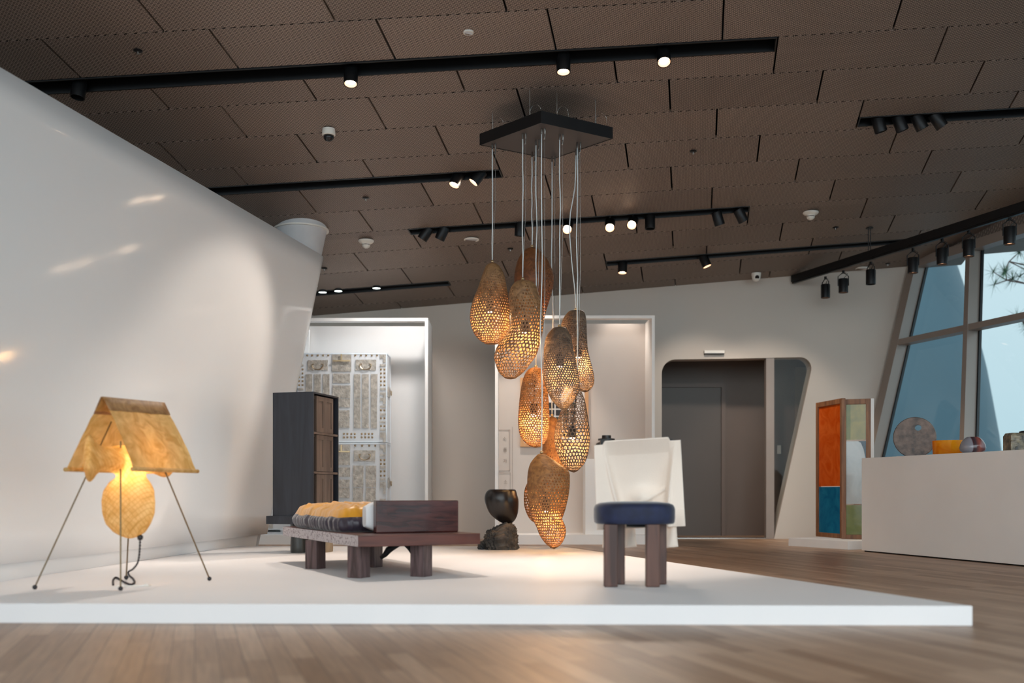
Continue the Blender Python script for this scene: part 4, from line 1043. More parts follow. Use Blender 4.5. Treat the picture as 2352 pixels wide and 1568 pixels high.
def shell(key, t):
    Y0, cxp, mk, NC, (h0, h1), solid, lab, bf = PD[key]
    k = Y0/FPX; rows = OUT[key]; rnd = random.Random(ord(key))
    dense = catmull(rows, 200)
    # arc length along profile
    acc = [0]
    for a, c in zip(dense, dense[1:]):
        ca, cc2 = ((a[1]+a[2])/2, a[0]), ((c[1]+c[2])/2, c[0]); ra, rc = (a[2]-a[1])/2, (c[2]-c[1])/2
        acc.append(acc[-1]+math.hypot(rc-ra, cc2[1]-ca[1])*k)
    Rmax = max((r[2]-r[1])/2 for r in dense)*k
    cell = 2*PI*Rmax/NC; NR = int(acc[-1]/(cell*.87))
    ph = rnd.uniform(0, 9); depth = .86
    def prof(s):
        s = max(0, min(acc[-1], s)); lo, hi = 0, 200
        while hi-lo > 1:
            m = (lo+hi)//2
            if acc[m] <= s: lo = m
            else: hi = m
        f = (s-acc[lo])/max(1e-9, acc[hi]-acc[lo]); return tuple(lerp(a, c, f) for a, c in zip(dense[lo], dense[hi]))
    def surf(s, th):
        y, xl, xr2 = prof(s); r = (xr2-xl)/2*k; xc = ((xl+xr2)/2-CX)*k; w = 1+.05*noise.noise((math.cos(th)*1.3+ph, math.sin(th)*1.3, s*4))
        return Vector((xc+r*math.cos(th), Y0+r*depth*math.sin(th)*w+.02*noise.noise((ph, s*5, 0)), H+(CY-y)*k))
    pts = []
    for i in range(NR+1):
        s = .02*acc[-1]+i/NR*.96*acc[-1]; rw = []
        for j in range(NC):
            fj = j+(.5 if i % 2 else 0)+rnd.uniform(-.34, .34)
            rw.append((s+rnd.uniform(-.32, .32)*cell, 2*PI*fj/NC))
        pts.append(rw)
    tri = {}
    def cen(ks):
        ks = tuple(sorted(ks))
        if ks in tri: return tri[ks]
        ss = sum(pts[i][j % NC][0] for i, j in ks)/3; base = None; ths = []
        for i, j in ks:
            th = pts[i][j % NC][1]+(2*PI*(j//NC))
            ths.append(th)
        m0 = ths[0]; ths = [a-2*PI*round((a-m0)/(2*PI)) for a in ths]
        verts.append(surf(ss, sum(ths)/3)); tri[ks] = len(verts)-1; return tri[ks]
    verts = []; faces = []
    def K(i, j): return (i, j % NC)
    for i in range(1, NR):
        o_ = 0 if i % 2 == 0 else 1   # offset row
        for j in range(NC):
            up = [K(i-1, j-1+o_), K(i-1, j+o_)]; dn = [K(i+1, j-1+o_), K(i+1, j+o_)]; me_ = K(i, j); L_ = K(i, j-1); R_ = K(i, j+1)
            ring = [cen((me_, up[0], up[1])), cen((me_, up[1], R_)), cen((me_, R_, dn[1])), cen((me_, dn[1], dn[0])), cen((me_, dn[0], L_)), cen((me_, L_, up[0]))]
            if len(set(ring)) < 6: continue
            f = i/NR; th = pts[i][j][1]
            kx, s_ = math.cos(th), math.sin(th)
            hole_ = 0
            nz = noise.noise((kx*1.5+ph, s_*1.5, f*3.5))
            fe = f+.16*nz
            if key == 'B' : fe = f*.8+.35*kx-.02 if s_ < .3 else f
            if key == 'I': fe = f+.22*kx-.08
            if fe > solid: hole_ = lerp(h0, h1, min(1, (fe-solid)/(.9-solid)))*rnd.uniform(.72, 1.08)
            if key in 'G': hole_ = lerp(.90, .66, f)*rnd.uniform(.85, 1.05)
            if hole_ < .2 and rnd.random() < .35: hole_ = 0
            hole_ = min(hole_, .88)
            # E has one real opening at the lower right, facing the viewer
            if key == 'E' and s_ < 0:
                p = surf(pts[i][j][0], th); px = p.x/k+CX; py = CY-(p.z-H)/k
                if ((px-1303)/17)**2+((py-916)/24)**2 < 1: continue
            if hole_ <= 0.02: faces.append(tuple(ring)); continue
            c_ = sum((verts[q] for q in ring), Vector())/6; inn = []
            for q in ring: verts.append(lerp(c_, verts[q], hole_)); inn.append(len(verts)-1)
            for q in range(6): q2 = (q+1) % 6; faces.append((ring[q], ring[q2], inn[q2], inn[q]))
    # top and bottom caps
    for i, s in ((0, 0), (NR, acc[-1])):
        ids = sorted([(q, vi) for q, vi in tri.items() if sum(1 for a in q if a[0] == i) == 2 or sum(1 for a in q if a[0] == i) == 1], key=lambda z: 0)
        ring = [vi for q, vi in ids]
        verts_c = surf(s if i == 0 else acc[-1], 0); y, xl, xr2 = prof(s); ctr_ = Vector((((xl+xr2)/2-CX)*k, Y0, H+(CY-y)*k))
        ring.sort(key=lambda vi: math.atan2((verts[vi].y-ctr_.y), verts[vi].x-ctr_.x))
        verts.append(ctr_); c0 = len(verts)-1
        for a, c in zip(ring, ring[1:]+ring[:1]): faces.append((a, c, c0))
    o = mesh('shade', verts, faces, SHELL[mk], t, True)
    sdm = o.modifiers.new('thick', 'SOLIDIFY'); sdm.thickness = .003; sdm.offset = -1
    return o
for key, (Y0, cxp, mk, NC, hh, solid, lab, bf) in PD.items():
    k = Y0/FPX; rows = OUT[key]; top = at((rows[0][1]+rows[0][2])/2, rows[0][0], Y0); top.y = Y0
    t = thing('pendant_light', lab, 'pendant light', top, 'perforated pendant lights hanging from the square canopy')
    shell(key, t)
    yb = lerp(rows[0][0], rows[-1][0], bf); rr_ = min(rows, key=lambda r: abs(r[0]-yb)); bp = at((rr_[1]+rr_[2])/2, yb, Y0)
    # cable: slightly wavy from canopy to shade
    ax = top.x; pts = []
    for i in range(14):
        f = i/13; w = .006*noise.noise((f*4, ord(key), 0))*math.sin(f*PI)*3
        bend = -.06*math.exp(-((f-.55)/.25)**2) if key == 'D' else 0
        pts.append(Vector((ax+w+bend, Y0, lerp(CZ-.02, top.z+.01, f))))
    b = B(); b.tube(pts, .0052, 6); b.build('cable', M['cable'], t, True)
    b = B(); b.tube([Vector((ax+.025, Y0, CZ-.01)), Vector((ax+.027, Y0, lerp(CZ, top.z, .5))), Vector((ax, Y0, top.z+.02))], .0016, 5); b.build('steel_wire', M['steel'], t)
    b = B(); b.tube([Vector((ax+.027, Y0, CZ)), Vector((ax+.027, Y0, CZ-.05)), Vector((ax+.022, Y0, CZ-.09))], [.009, .006, .008], 8)
    b.tube([Vector((ax, Y0, CZ)), Vector((ax, Y0, CZ-.05))], .009, 8); b.build('canopy_hook', M['steel'], t)
    b = B(); b.lathe(top+Vector((0, 0, .005)), [(.004, .014), (.013, .010), (.015, 0), (.012, -.01)], 14); b.build('cap', M['brass'], t, True)
    b = B(); b.tube([top, bp+Vector((0, 0, .12))], .006, 6); b.lathe(bp, [(.03, .12), (.034, .10), (.034, .03), (.03, .022)], 18); so = b.build('socket', M['black'], t)
    b = B(); b.lathe(bp, [(.022, .028), (.024, .018), (.020, .008), (.008, .004)], 18); b.build('bulb', M['bulb'], so, True)
    ld = bpy.data.lights.new('bulb_light', 'POINT'); ld.energy = 7; ld.color = (1, .56, .22); ld.shadow_soft_size = .04
    lo = bpy.data.objects.new('bulb_light', ld); COL.objects.link(lo); lo.parent = t; lo.matrix_parent_inverse = Matrix.Translation(t.location).inverted(); lo.location = bp+Vector((0, 0, -.05))

# ================================================================== SPOTLIGHTS
def spotfix(px, py, Y, aim, label, group, lit=None, power=0, cone=45, col=(1, .86, .74), scale=1.0, dropz=None, target=None, blend=.6):
    c = at(px, py, Y); aim = Vector(aim).normalized()
    t = thing('spotlight', label, 'spotlight', c, group)
    R_ = aim.to_track_quat('-Z', 'Y').to_matrix()    # local -Z points along the beam
    r, l = .056*scale, .15*scale
    b = B(); b.lathe(c, [(.001, l/2), (r*.92, l/2), (r, l/2-.006), (r, -l/2), (r*.9, -l/2), (r*.86, -l/2+.035), (.001, -l/2+.035)], 28, 0, R_)
    auto(b.build('housing', M['black'], t))
    if lit:
        b = B(); b.lathe(c, [(r*.86, -l/2+.002), (r*.84, -l/2+.03)], 24, 0, R_, False, False); b.build('reflector', M['warm_rim'], t)
        b = B(); b.lathe(c, [(.001, -l/2+.022), (r*.72, -l/2+.022), (r*.72, -l/2+.028), (.001, -l/2+.028)], 24, 0, R_); b.build('lens', M[lit], t)
    zt2 = zc(c.x, c.y)+.10
    b = B(); q = c+R_ @ Vector((0, 0, l*.2)); b.tube([q, Vector((c.x, Y, min(zt2, c.z+.12)+.0)), Vector((c.x, Y, zt2))], .010, 8); b.build('stem', M['black'], t)
    if power:
        ld = bpy.data.lights.new('beam', 'SPOT'); ld.energy = power*1.35; ld.color = col; ld.spot_size = math.radians(cone); ld.spot_blend = blend; ld.shadow_soft_size = .09
        lo = bpy.data.objects.new('beam', ld); COL.objects.link(lo); lo.parent = t; lo.matrix_parent_inverse = Matrix.Translation(t.location).inverted()
        lo.location = c+aim*(l/2+.02)
        d_ = (Vector(target)-lo.location) if target else aim
        lo.rotation_euler = d_.to_track_quat('-Z', 'Y').to_euler()
    return t
g1 = 'spotlights on the nearest ceiling track'; Y1_ = 8.19
spotfix(181, 204, Y1_, (-.1, -.12, -1), 'unlit black spotlight at the far left end of the nearest track', g1)
spotfix(806, 174, Y1_, (0, -.22, -1), 'lit spotlight on the nearest track, left of the pendant canopy', g1, 'warm_lens', 135, 66, target=(-1.3, 6.9, 0))
spotfix(1294, 146, Y1_, (0, -.12, -1), 'dimly glowing spotlight on the nearest track above the canopy', g1, 'warm_lens', 60, 40, target=(.4, 7.6, 0))
spotfix(1524, 128, Y1_, (0, -.5, -1), 'brightest spotlight, nearest the right end of the nearest track', g1, 'warm_lens', 150, 38, target=(.7, 7.2, 0))
g2 = 'spotlights beside the canopy on the second track'; Y2_ = 9.99
spotfix(1049, 411, Y2_, (-.38, -.3, -1), 'warm glowing spotlight tilted left, left one of the pair beside the canopy', g2, 'warm_lens', 90, 45, target=(-1.5, 8.6, .4))
spotfix(1098, 406, Y2_, (-.8, -.1, -1), 'strongly tilted spotlight, right one of the pair beside the canopy', g2, 'warm_lens', 90, 45, target=(-3, 8.5, 1.2))
g3 = 'spotlights on the track behind the pendant cables'; Y3_ = 11.13
spotfix(978, 536, Y3_, (-.7, .2, -1), 'leftmost spotlight of the track behind the pendant cables, turned away', g3, None, 34, 85, (1, .97, .95), target=(-1.9, 12.4, 1.3))
spotfix(1016, 535, Y3_, (-.5, .3, -1), 'second spotlight from the left behind the pendant cables, turned away', g3, None, 34, 85, (1, .97, .95), target=(-1.3, 12.4, 1.3))
spotfix(1194, 526, Y3_, (-.05, .15, -1), 'upright black spotlight just behind the pendant cables', g3, None, 60, 50, target=(.3, 12.4, 1.2))
spotfix(1304, 521, Y3_, (-.18, -1, -.75), 'glaring spotlight facing the viewer, beside the rightmost pendant cable', g3, 'warm_lens', 26, 40, target=(.2, 7.0, 0))
spotfix(1401, 516, Y3_, (-.12, -.9, -.8), 'glaring spotlight facing the viewer, between the cables and its glaring twin', g3, 'warm_lens', 26, 40, target=(1.1, 6.5, 0))
spotfix(1453, 511, Y3_, (-.30, -1, -.75), 'glaring spotlight facing the viewer, left of the upright black one', g3, 'warm_lens', 26, 40, target=(.6, 5.8, 0))
spotfix(1493, 510, Y3_, (0, -.05, -1), 'upright unlit spotlight right of the glaring ones', g3)
spotfix(1649, 501, Y3_, (.35, .25, -1), 'spotlight tilted right, second from the right end behind the cables', g3, None, 60, 50, target=(2.4, 13.3, 1.4))
spotfix(1701, 494, Y3_, (.6, .3, -1), 'tilted spotlight at the right end of the track behind the cables', g3, None, 70, 50, target=(3.4, 13.3, 1.2))
g4 = 'spotlights above the dark doorway'; Y4_ = 12.37
spotfix(1430, 613, Y4_, (-.05, -.1, -1), 'left spotlight of the pair above the doorway wall', g4, 'warm_lens', 40, 60, target=(1.3, 12.2, .5))
spotfix(1619, 599, Y4_, (.4, -.1, -1), 'right spotlight of the pair above the doorway wall, tilted', g4, 'warm_lens', 60, 55, target=(3.6, 11.8, .6))
g6 = 'spotlights in the upper right corner'; Y6_ = 9.44
for x, y, ax, lb in ((2019, 285, .3, 'leftmost of the four tilted spotlights in the upper right corner'), (2067, 283, .4, 'second from the left of four spotlights in the upper right corner'), (2111, 280, .55, 'third from the left of four spotlights in the upper right corner'), (2154, 276, .75, 'rightmost of four upper right spotlights, with a pale lit mouth')):
    spotfix(x, y, Y6_, (ax, .1, -1), lb, g6, None if x < 2150 else 'dim_lens')
# three round cool lights in the short track
for x, y, lb in ((741, 664, 'leftmost glowing cool-white disc in the short left track'), (777, 662, 'middle glowing cool-white disc in the short left track'), (865, 656, 'rightmost glowing cool-white disc in the short left track')):
    c = at(x, y, 12.55); c.z = min(c.z, zc(c.x, c.y)-.018); t = thing('disc_light', lb, 'light', c, 'glowing disc lights in the short track')
    b = B(); b.lathe(c, [(.001, .0), (.045, 0), (.045, .004), (.001, .004)], 28); b.build('lens', M['cool_lens'], t)
    b = B(); b.lathe(c, [(.047, -.002), (.052, -.002), (.052, .12), (.047, .12)], 28, cap0=False, cap1=False); b.build('housing', M['black'], t)
    ld = bpy.data.lights.new('beam', 'SPOT'); ld.energy = 9; ld.color = (.95, .98, 1); ld.spot_size = math.radians(100); ld.spot_blend = .8; ld.shadow_soft_size = .05
    lo = bpy.data.objects.new('beam', ld); COL.objects.link(lo); lo.parent = t; lo.matrix_parent_inverse = Matrix.Translation(t.location).inverted(); lo.location = c+Vector((0, 0, -.03))
    lo.rotation_euler = (Vector((-1.6, 12.3, 1.2))-c).to_track_quat('-Z', 'Y').to_euler() if 0 else Vector((0, -.25, -1)).to_track_quat('-Z', 'Y').to_euler()

# ---------------- hanging truss with eight spotlights on the right
BZ = H+2.72
def bp_(x, y, z=BZ): u, v = uv(x, y); Y = (z-H)/v; return Vector((u*Y, Y, z))
e0, e1_ = bp_(1822, 648), bp_(2352, 484); bd = (e1_-e0).normalized(); bn = Vector((-bd.y, bd.x, 0))
t = thing('hanging_light_beam', 'black hanging beam sloping across the upper right, in front of the window', 'beam', e0)
b = B(); e2_ = e1_+bd*3.5
b.prism([e0+bn*.035, e0-bn*.035, e2_-bn*.035, e2_+bn*.035], (0, 0, .085)); b.build('beam', M['black'], t)
b = B(); b.prism([e0+bn*.02-bd*.0-Vector((0, 0, .02)), e0-bn*.02-Vector((0, 0, .02)), e2_-bn*.02-Vector((0, 0, .02)), e2_+bn*.02-Vector((0, 0, .02))], (0, 0, .022)); b.build('power_rail', M['black'], t)
pc = bp_(1997, 592); b = B(); zq = zc(pc.x, pc.y)
b.tube([pc+Vector((-.012, 0, .08)), Vector((pc.x-.012, pc.y, zq))], .005, 6); b.tube([pc+Vector((.012, 0, .08)), Vector((pc.x+.012, pc.y, zq))], .005, 6); b.lathe((pc.x, pc.y, zq-.01), [(.04, 0), (.04, .014)], 16); b.build('hanger', M['black'], t)
pc = e1_+bd*1.2; b = B(); b.tube([pc+Vector((0, 0, .08)), Vector((pc.x, pc.y, zc(pc.x, pc.y)))], .006, 6); b.build('hanger', M['black'], t)
names = ['first spotlight at the far low end of the hanging beam', 'second spotlight from the far low end of the hanging beam', 'third spotlight from the far end of the beam, its yoke seen frontally', 'fourth spotlight on the hanging beam, left of the window corner frame', 'fifth spotlight on the hanging beam, before the dark window pane', 'sixth spotlight on the hanging beam, left of the tall mullion', 'largest spotlight hanging near the right picture edge']
for i, (x, ytop, yb) in enumerate(((1896, 632, 681), (1937, 618, 669), (2000, 598, 650), (2097, 567, 624), (2164, 545, 604), (2225, 525, 586), (2319, 494, 558))):
    p = bp_(x, ytop+3); h_ = (yb-ytop)/FPX*p.y; c = Vector((p.x, p.y, BZ-h_+.085-.0))
    t = thing('spotlight', names[i], 'spotlight', c, 'spotlights under the hanging beam')
    r, l = .056, .17
    b = B(); b.lathe(c, [(.001, l/2), (r*.95, l/2), (r, l/2-.005), (r, -l/2), (r*.88, -l/2), (r*.85, -l/2+.03), (.001, -l/2+.03)], 28); auto(b.build('housing', M['black'], t))
    b = B(); b.lathe(c, [(.001, -l/2+.018), (r*.8, -l/2+.018), (r*.8, -l/2+.024), (.001, -l/2+.024)], 24); b.build('lens', M['warm_rim'] if i != 2 else M['dim_lens'], t)
    yo = bd if i in (0, 2) else (bd*.5+bn*.86).normalized()
    b = B(); top_ = Vector((c.x, c.y, c.z+l/2+.07))
    b.tube([c+yo*(r+.006), c+yo*(r+.006)+Vector((0, 0, l/2+.03)), c+yo*.02+Vector((0, 0, l/2+.065)), top_, c-yo*.02+Vector((0, 0, l/2+.065)), c-yo*(r+.006)+Vector((0, 0, l/2+.03)), c-yo*(r+.006)], .006, 6); b.build('yoke', M['black'], t)
    b = B(); b.tube([top_, Vector((c.x, c.y, BZ))], .016, 10); b.tube([top_+Vector((0, 0, .02)), c+yo*.05+Vector((0, 0, l/2+.06)), c+Vector((0, 0, l/2))], .004, 5); b.build('stem', M['black'], t)
    if i in (1, 3, 5):
        ld = bpy.data.lights.new('beam', 'SPOT'); ld.energy = 35; ld.color = (1, .78, .55); ld.spot_size = math.radians(60); ld.spot_blend = .8; ld.shadow_soft_size = .04
        lo = bpy.data.objects.new('beam', ld); COL.objects.link(lo); lo.parent = t; lo.matrix_parent_inverse = Matrix.Translation(t.location).inverted(); lo.location = c+Vector((0, 0, -l/2-.02)); lo.rotation_euler = (0, 0, 0)

# ---------------- ceiling devices
def dev(x, y, drop=0): p = on_ceil(x, y); return p
for x, y, lb in ((841, 552, 'white smoke detector left of the track behind the cables'), (1862, 487, 'white smoke detector above the right part of the ceiling')):
    p = dev(x, y); t = thing('smoke_detector', lb, 'smoke detector', p, 'smoke detectors on the ceiling')
    b = B(); b.lathe(p, [(.085, .0), (.085, -.012), (.07, -.028), (.05, -.034), (.045, -.045)], 30); auto(b.build('base', M['wplastic'], t))
    b = B(); b.lathe(p, [(.042, -.045), (.042, -.052)], 24); b.build('vent_ring', M['black'], t)
    b = B(); b.lathe(p, [(.045, -.052), (.04, -.07), (.02, -.085), (.001, -.088)], 24); auto(b.build('sensor', M['wplastic'], t))
p = dev(755, 296); t = thing('dome_camera', 'white dome camera with dark glass bubble, left of the canopy', 'camera', p)
b = B(); b.lathe(p, [(.055, .0), (.058, -.03), (.058, -.055), (.05, -.06)], 30); auto(b.build('housing', M['wplastic'], t))
b = B(); b.lathe(p, [(.048, -.06), (.044, -.085), (.03, -.103), (.001, -.112)], 24); b.build('dome', M['dplastic'], t, True)
p = dev(1737, 627); t = thing('turret_camera', 'white turret camera with black lens above the doorway', 'camera', p)
b = B(); b.lathe(p, [(.06, .0), (.06, -.02), (.052, -.07), (.035, -.10), (.01, -.11)], 30); auto(b.build('housing', M['wplastic'], t))
b = B(); q = p+Vector((0, -.045, -.062)); b.lathe(q, [(.001, .02), (.03, .02), (.026, -.008), (.001, -.014)], 20, 0, Vector((0, -.8, -.6)).to_track_quat('-Z', 'Y').to_matrix()); b.build('lens', M['dplastic'], t)
for x, y, lb, r in ((1083, 550, 'round white recessed downlight left of the pendant cables', .085), (1076, 74, 'small white ring downlight near the top of the ceiling', .04), (1980, 616, 'flat round white ceiling disc under the hanging beam', .085)):
    p = dev(x, y); t = thing('downlight', lb, 'light', p, None)
    b = B(); b.lathe(p, [(r*.82, -.004), (r*.86, -.010), (r, -.008), (r, .004)], 36, cap0=False); auto(b.build('rim', M['wplastic'], t))
    b = B(); b.lathe(p, [(.001, -.004), (r*.84, -.004), (r*.84, 0), (.001, 0)], 30); b.build('diffuser', mat('pale_diffuser', srgb(205, 212, 220), .4, bump=.02), t)
for x, y, lb in ((317, 116, 'black sprinkler head at the upper left of the ceiling'), (840, 454, 'small sprinkler head below the second track'), (1592, 347, 'small sprinkler head right of the canopy'), (1919, 522, 'small sprinkler head beside the right smoke detector'), (745, 616, 'small sprinkler head right of the column top'), (1172, 571, 'small sprinkler head beside the pendant tops'), (2039, 605, 'small sprinkler head near the right end of the far ceiling')):
    p = dev(x, y); t = thing('sprinkler', lb, 'sprinkler', p, 'ceiling sprinkler heads')
    b = B(); b.lathe(p, [(.032, .002), (.034, -.006), (.02, -.01), (.001, -.01)], 20); b.build('escutcheon', M['black'], t)
    b = B(); b.lathe(p, [(.008, -.01), (.008, -.022), (.014, -.024), (.014, -.027), (.001, -.027)], 12); b.build('head', M['steel'], t)

# ================================================================== RIGHT: COUNTER, SCREEN
q1 = on_floor(1979, 1266); q2 = on_floor(2352, 1301); cd = (q2-q1).normalized(); cn_ = Vector((-cd.y, cd.x, 0))
if cn_.x < 0: cn_ = -cn_
CT = H+.3475
b = B(); b.prism([Vector((p.x, p.y, .012)) for p in (q1, q2+cd*3.5, q2+cd*3.5+cn_*.62, q1+cn_*.62)], (0, 0, CT-.012)); 
t = thing('display_counter', 'long white display counter at the right, in front of the window', 'counter', q1)
bevel(b.build('body', M['white'], t), .003)
b = B(); b.prism([Vector((p.x, p.y, 0)) for p in (q1+cn_*.02+cd*.02, q2+cd*3.48+cn_*.02, q2+cd*3.48+cn_*.6, q1+cn_*.6+cd*.02)], (0, 0, .013)); b.build('shadow_gap', M['pit'], t)
def on_counter(x, back=.3):
    u = (x-CX)/FPX
    o_ = q1+cn_*back; s = (u*o_.y-o_.x)/(cd.x-u*cd.y); p = o_+cd*s; return Vector((p.x, p.y, CT))
# stone disc sculpture
p = on_counter(2101, .3); k = p.y/FPX; r = 46.5*k
t = thing('disc_sculpture', 'mottled brown glass-like disc sculpture with a small hole, standing on the counter', 'sculpture', p)
ax = Vector((-.42, -1, 0)).normalized(); sx_ = Vector((-ax.y, ax.x, 0)); 
if sx_.x < 0: sx_ = -sx_
th = .10; seg = 56; hc = (7.5*k, 22*k); hr = 7*k; ctr2 = p+Vector((0, 0, r*.965))
def dp(x, z, d): return ctr2+sx_*x+Vector((0, 0, z))+ax*d
outer = [(r*math.cos(2*PI*i/seg), max(-r*.965, r*math.sin(2*PI*i/seg))) for i in range(seg)]
inner = [(hc[0]+hr*math.cos(2*PI*i/seg), hc[1]+hr*math.sin(2*PI*i/seg)) for i in range(seg)]
vs = []; 
for d_, sc_ in ((th/2, .97), (th/2-.012, 1), (-th/2+.012, 1), (-th/2, .97)): vs += [dp(x*sc_, z*sc_, d_) for x, z in outer]
for d_ in (th/2, -th/2): vs += [dp(x, z, d_) for x, z in inner]
fs = []
for i in range(seg):
    j = (i+1) % seg
    for q in range(3): fs.append((q*seg+i, q*seg+j, (q+1)*seg+j, (q+1)*seg+i))
    fs.append((4*seg+i, 4*seg+j, j, i)); fs.append((3*seg+i, 3*seg+j, 5*seg+j, 5*seg+i)); fs.append((5*seg+i, 5*seg+j, 4*seg+j, 4*seg+i))
o = mesh('disc', vs, fs, mat('mottled_brown_glaze', srgb(50, 32, 22), .45, col2=srgb(116, 92, 78), scale=16, detail=8, bump=.3, bscale=25, coat=.15), t); auto(o, 35)
# yellow bowl
p = on_counter(2180, .26); k = p.y/FPX; r = 36*k; hgt = 33*k
t = thing('amber_bowl', 'translucent amber-yellow glass bowl on the counter beside the disc', 'bowl', p)
mm_ = paper_mat('amber_glass', srgb(240, 150, 20), srgb(252, 190, 40), .6, 6); mm_.node_tree.nodes['Principled BSDF'].inputs['Roughness'].default_value = .12
b = B(); b.lathe(p, [(.001, 0), (r*.93, 0), (r*.97, .01), (r, hgt), (r*.96, hgt), (r*.92, .02), (.001, .015)], 48, cap0=False, cap1=False); auto(b.build('vessel', mm_, t))
# grey-red round vase
p = on_counter(2234, .14); k = p.y/FPX
t = thing('round_vase', 'round smoky grey and red glass vase right of the amber bowl', 'vase', p)
m_, n_, p_ = new_mat('smoky_banded_glass'); tcn = n_.nodes.new('ShaderNodeTexCoord'); sp_ = n_.nodes.new('ShaderNodeSeparateXYZ'); n_.links.new(tcn.outputs['Generated'], sp_.inputs[0])
cr_ = n_.nodes.new('ShaderNodeValToRGB'); cr_.color_ramp.elements[0].color = srgb(126, 128, 138); cr_.color_ramp.elements[1].color = srgb(96, 70, 76)
for pos, c_ in ((.30, srgb(140, 140, 150)), (.34, srgb(70, 40, 44)), (.42, srgb(60, 54, 60)), (.58, srgb(150, 80, 70)), (.75, srgb(110, 56, 58))):
    el = cr_.color_ramp.elements.new(pos); el.color = c_
n_.links.new(sp_.outputs['X'], cr_.inputs[0]); n_.links.new(cr_.outputs[0], p_.inputs['Base Color']); p_.inputs['Roughness'].default_value = .2; p_.inputs['Coat Weight'].default_value = .4
b = B(); b.lathe(p, [(20*k, 0), (27*k, 6*k), (28.5*k, 12*k), (27*k, 20*k), (22*k, 29*k), (16*k, 35*k), (12*k, 37*k), (11*k, 36*k), (20*k, 22*k), (.001, 8*k)], 40, cap1=False); auto(b.build('vessel', m_, t), 60)
# dark carved box
p = on_counter(2345, .2); k = p.y/FPX
t = thing('carved_box', 'dark crackled box-shaped vessel at the right edge of the counter', 'box', p)
b = B(); w = 32*k; 
for i_ in range(1): b.add([p+Vector((x*w*s_, y*w*.6*s_, z)) for z, s_ in ((0, 1), (34*k, 1), (41*k, .88)) for x, y in ((-1, -1), (-.4, -1.15), (.4, -1.1), (1, -1), (1, 1), (-1, 1))],
        [tuple(range(6)), tuple(range(12, 18))]+[(q*6+i, q*6+(i+1) % 6, (q+1)*6+(i+1) % 6, (q+1)*6+i) for q in range(2) for i in range(6)])
b.build('vessel', mat('dark_crackle_glaze', srgb(34, 32, 30), .3, col2=srgb(150, 136, 110), scale=20, detail=8, bump=.6), t)
b = B(); b.lathe(p+Vector((.02, 0, 41*k)), [(.03, 0), (.034, .012), (.012, .02), (.001, .02)], 16); b.build('knob', M['bowl'], t)

# low platform and coloured glass screen
a_, c_ = on_floor(1811, 1253), on_floor(1947, 1262); dd = (c_-a_).normalized(); nn_ = Vector((-dd.y, dd.x, 0)); 
if nn_.y < 0: nn_ = -nn_
c2_ = c_+Vector((.9, .35, 0))
b = B(); b.prism([a_, c_, c2_, c2_+nn_*.7, a_+nn_*.85], (0, 0, .09)); tag(bevel(b.build('low_plinth', M['white']), .002), 'low white plinth under the coloured glass folding screen', 'plinth')
t = thing('folding_screen', 'two-leaf oak folding screen with orange, blue, green and white glass', 'screen', on_floor(1930, 1236, .09))
def panel(pa, pb, z0, z1, panes, fw=.05, nm='leaf'):
    d_ = (pb-pa); L_ = d_.length; d_.normalize(); n_ = Vector((-d_.y, d_.x, 0))
    if n_.y < 0: n_ = -n_
    b = B()
    for x0_, x1_, za, zb2 in ((0, fw, z0, z1), (L_-fw, L_, z0, z1), (fw, L_-fw, z0, z0+fw*1.0), (fw, L_-fw, z1-fw*1.15, z1)):
        obox(pa, d_, n_, x0_, x1_, 0, .045, za, zb2, b)
    fr_ = bevel(b.build(nm+'_frame', M['frame_wood'], t), .003)
    H_ = z1-z0-2*fw; w_ = L_-2*fw; pa = Vector((pa.x, pa.y, 0))
    for poly, m2 in panes:
        b = B(); b.prism([pa+d_*(fw+x*w_)+n_*.016+Vector((0, 0, z0+fw+y*H_)) for x, y in poly], n_*.010); b.build('glass_pane', m2, fr_)
def gl(name, c1, c2, tr=.25):
    m = paper_mat(name, srgb(*c1), srgb(*c2), tr, 5); pb_ = m.node_tree.nodes['Principled BSDF']; pb_.inputs['Roughness'].default_value = .08; pb_.inputs['Coat Weight'].default_value = .5
    for nd in m.node_tree.nodes:
        if nd.type == 'BUMP': nd.inputs['Strength'].default_value = .12
    return m
G = dict(o=gl('orange_glass', (214, 84, 12), (232, 112, 40)), b=gl('blue_glass', (22, 110, 150), (36, 134, 172)), y=gl('olive_glass', (132, 120, 14), (156, 138, 22), .1), gd=gl('moss_glass', (110, 120, 30), (130, 130, 40)), w=gl('milk_glass', (206, 214, 216), (218, 224, 226)), n=gl('navy_glass', (36, 62, 84), (46, 74, 98)), g=gl('sage_glass', (116, 130, 74), (134, 144, 86), .1), k=M['chair_wood'])
la, lb2 = on_floor(1873.5, 1231, .09), on_floor(1934, 1236.5, .09)
zt1 = H+(CY-925)/FPX*la.y
panel(la, lb2, .09, zt1, [([(0, 0), (1, 0), (1, .36), (0, .36)], G['b']), ([(0, .365), (1, .365), (1, 1), (0, 1)], G['o'])], nm='left_leaf')
ra_ = on_floor(1932.5, 1237.5, .09); rb_ = at(2000, 1130, ra_.y-.12); rb_ = Vector((rb_.x, rb_.y, .09)); zt2 = H+(CY-917)/FPX*ra_.y
S_ = [(1, .58), (.93, .62), (.82, .68), (.68, .705), (.55, .71)]
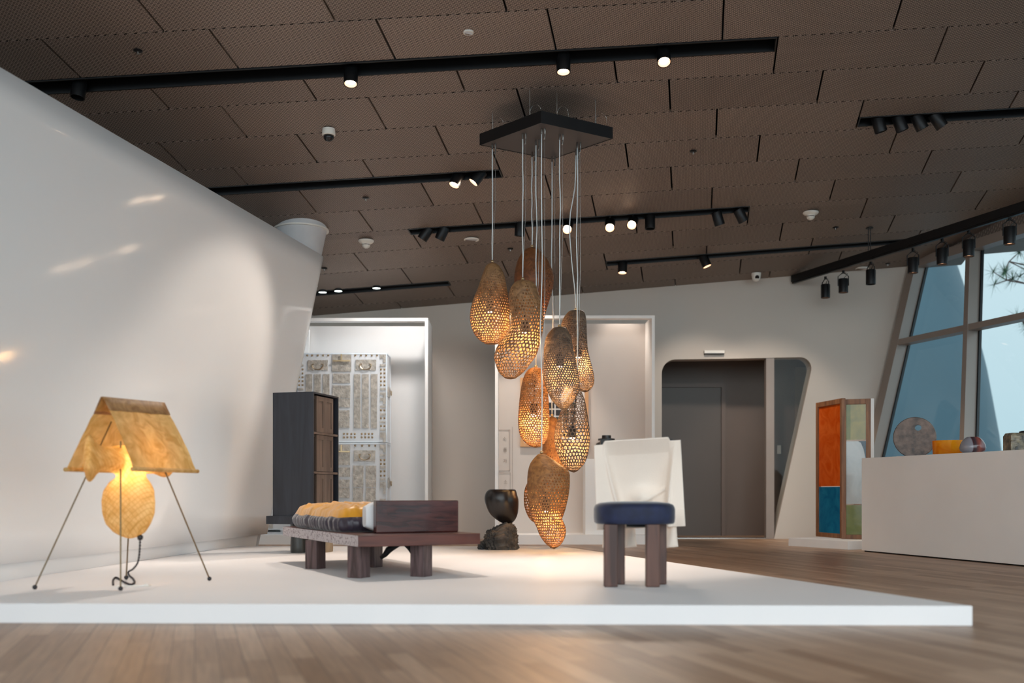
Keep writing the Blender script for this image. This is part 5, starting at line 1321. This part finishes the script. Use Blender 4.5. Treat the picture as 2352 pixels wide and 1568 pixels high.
panel(ra_, rb_, .09, zt2, [([(0, 0), (1, 0), (1, .225), (0, .225)], G['g']), ([(0, .235), (1, .235), (1, .50), (.97, .58), (.88, .65), (.74, .70), (.6, .713), (0, .713)], G['w']),
      ([(1, .713), (.6, .713), (.74, .70), (.88, .65), (.97, .58), (1, .50)][::-1], G['n']), ([(0, .725), (.22, .725), (.22, 1), (0, 1)], G['gd']), ([(.22, .725), (1, .725), (1, 1), (.22, 1)], G['y'])], nm='right_leaf')
d_ = (rb_-ra_).normalized()
b = obox(rb_, d_, Vector((-d_.y, d_.x, 0)), .001, .03, 0, .045, .09, zt2); b.build('edge_strip', M['white'], t)
for zz_ in (.3, 1.35):
    p = lb2; b = B(); b.tube([(p.x-.005, p.y-.012, zz_), (p.x-.005, p.y-.012, zz_+.09)], .008, 8); b.build('hinge', M['brass'], t)

# ================================================================== PINE TREE OUTSIDE
t = thing('pine_tree', 'pine tree with needle tufts outside the right window', 'tree', (10.3, 16, -.1))
b = B(); b.tube([(10.3, 16, -.2), (10.2, 16.1, 2), (9.9, 16, 4), (9.8, 16.2, 6.5)], [.16, .13, .1, .06], 10); b.build('trunk', mat('pine_bark', srgb(90, 70, 60), .9, var=.3, scale=20, bump=.6), t, True)
bb_ = B(); nb = B(); rnd = random.Random(3)
def br(p0, p1, n=5, tuft=4):
    pts = [lerp(p0, p1, i/6)+Vector((0, 0, .10*math.sin(i*1.2))) for i in range(7)]
    bb_.tube(pts, [.03-.0035*i for i in range(7)], 6)
    for i in range(1, 7):
        for _ in range(tuft):
            c = pts[i]+Vector((rnd.uniform(-.25, .25), rnd.uniform(-.3, .3), rnd.uniform(-.2, .2)))
            bb_.tube([pts[i], c], [.01, .006], 5)
            for q in range(34):
                d_ = Vector((rnd.gauss(0, 1), rnd.gauss(0, 1), rnd.gauss(.3, 1))).normalized(); e_ = c+d_*rnd.uniform(.14, .24); s_ = d_.cross(Vector((.3, .2, 1))).normalized()*.004
                nb.add([c-s_, c+s_, e_], [(0, 1, 2)])
br(Vector((9.9, 16, 4.3)), at(2318, 612, 16)); br(Vector((9.9, 16, 4.1)), at(2312, 655, 16)); br(Vector((9.9, 16, 3.2)), at(2345, 745, 16), tuft=5); br(Vector((9.9, 16, 5.0)), at(2345, 560, 16))
bb_.build('branches', mat('pine_twig', srgb(80, 62, 58), .9, var=.2), t, True); nb.build('needles', mat('pine_needles', srgb(70, 100, 70), .7, var=.25, scale=3), t)
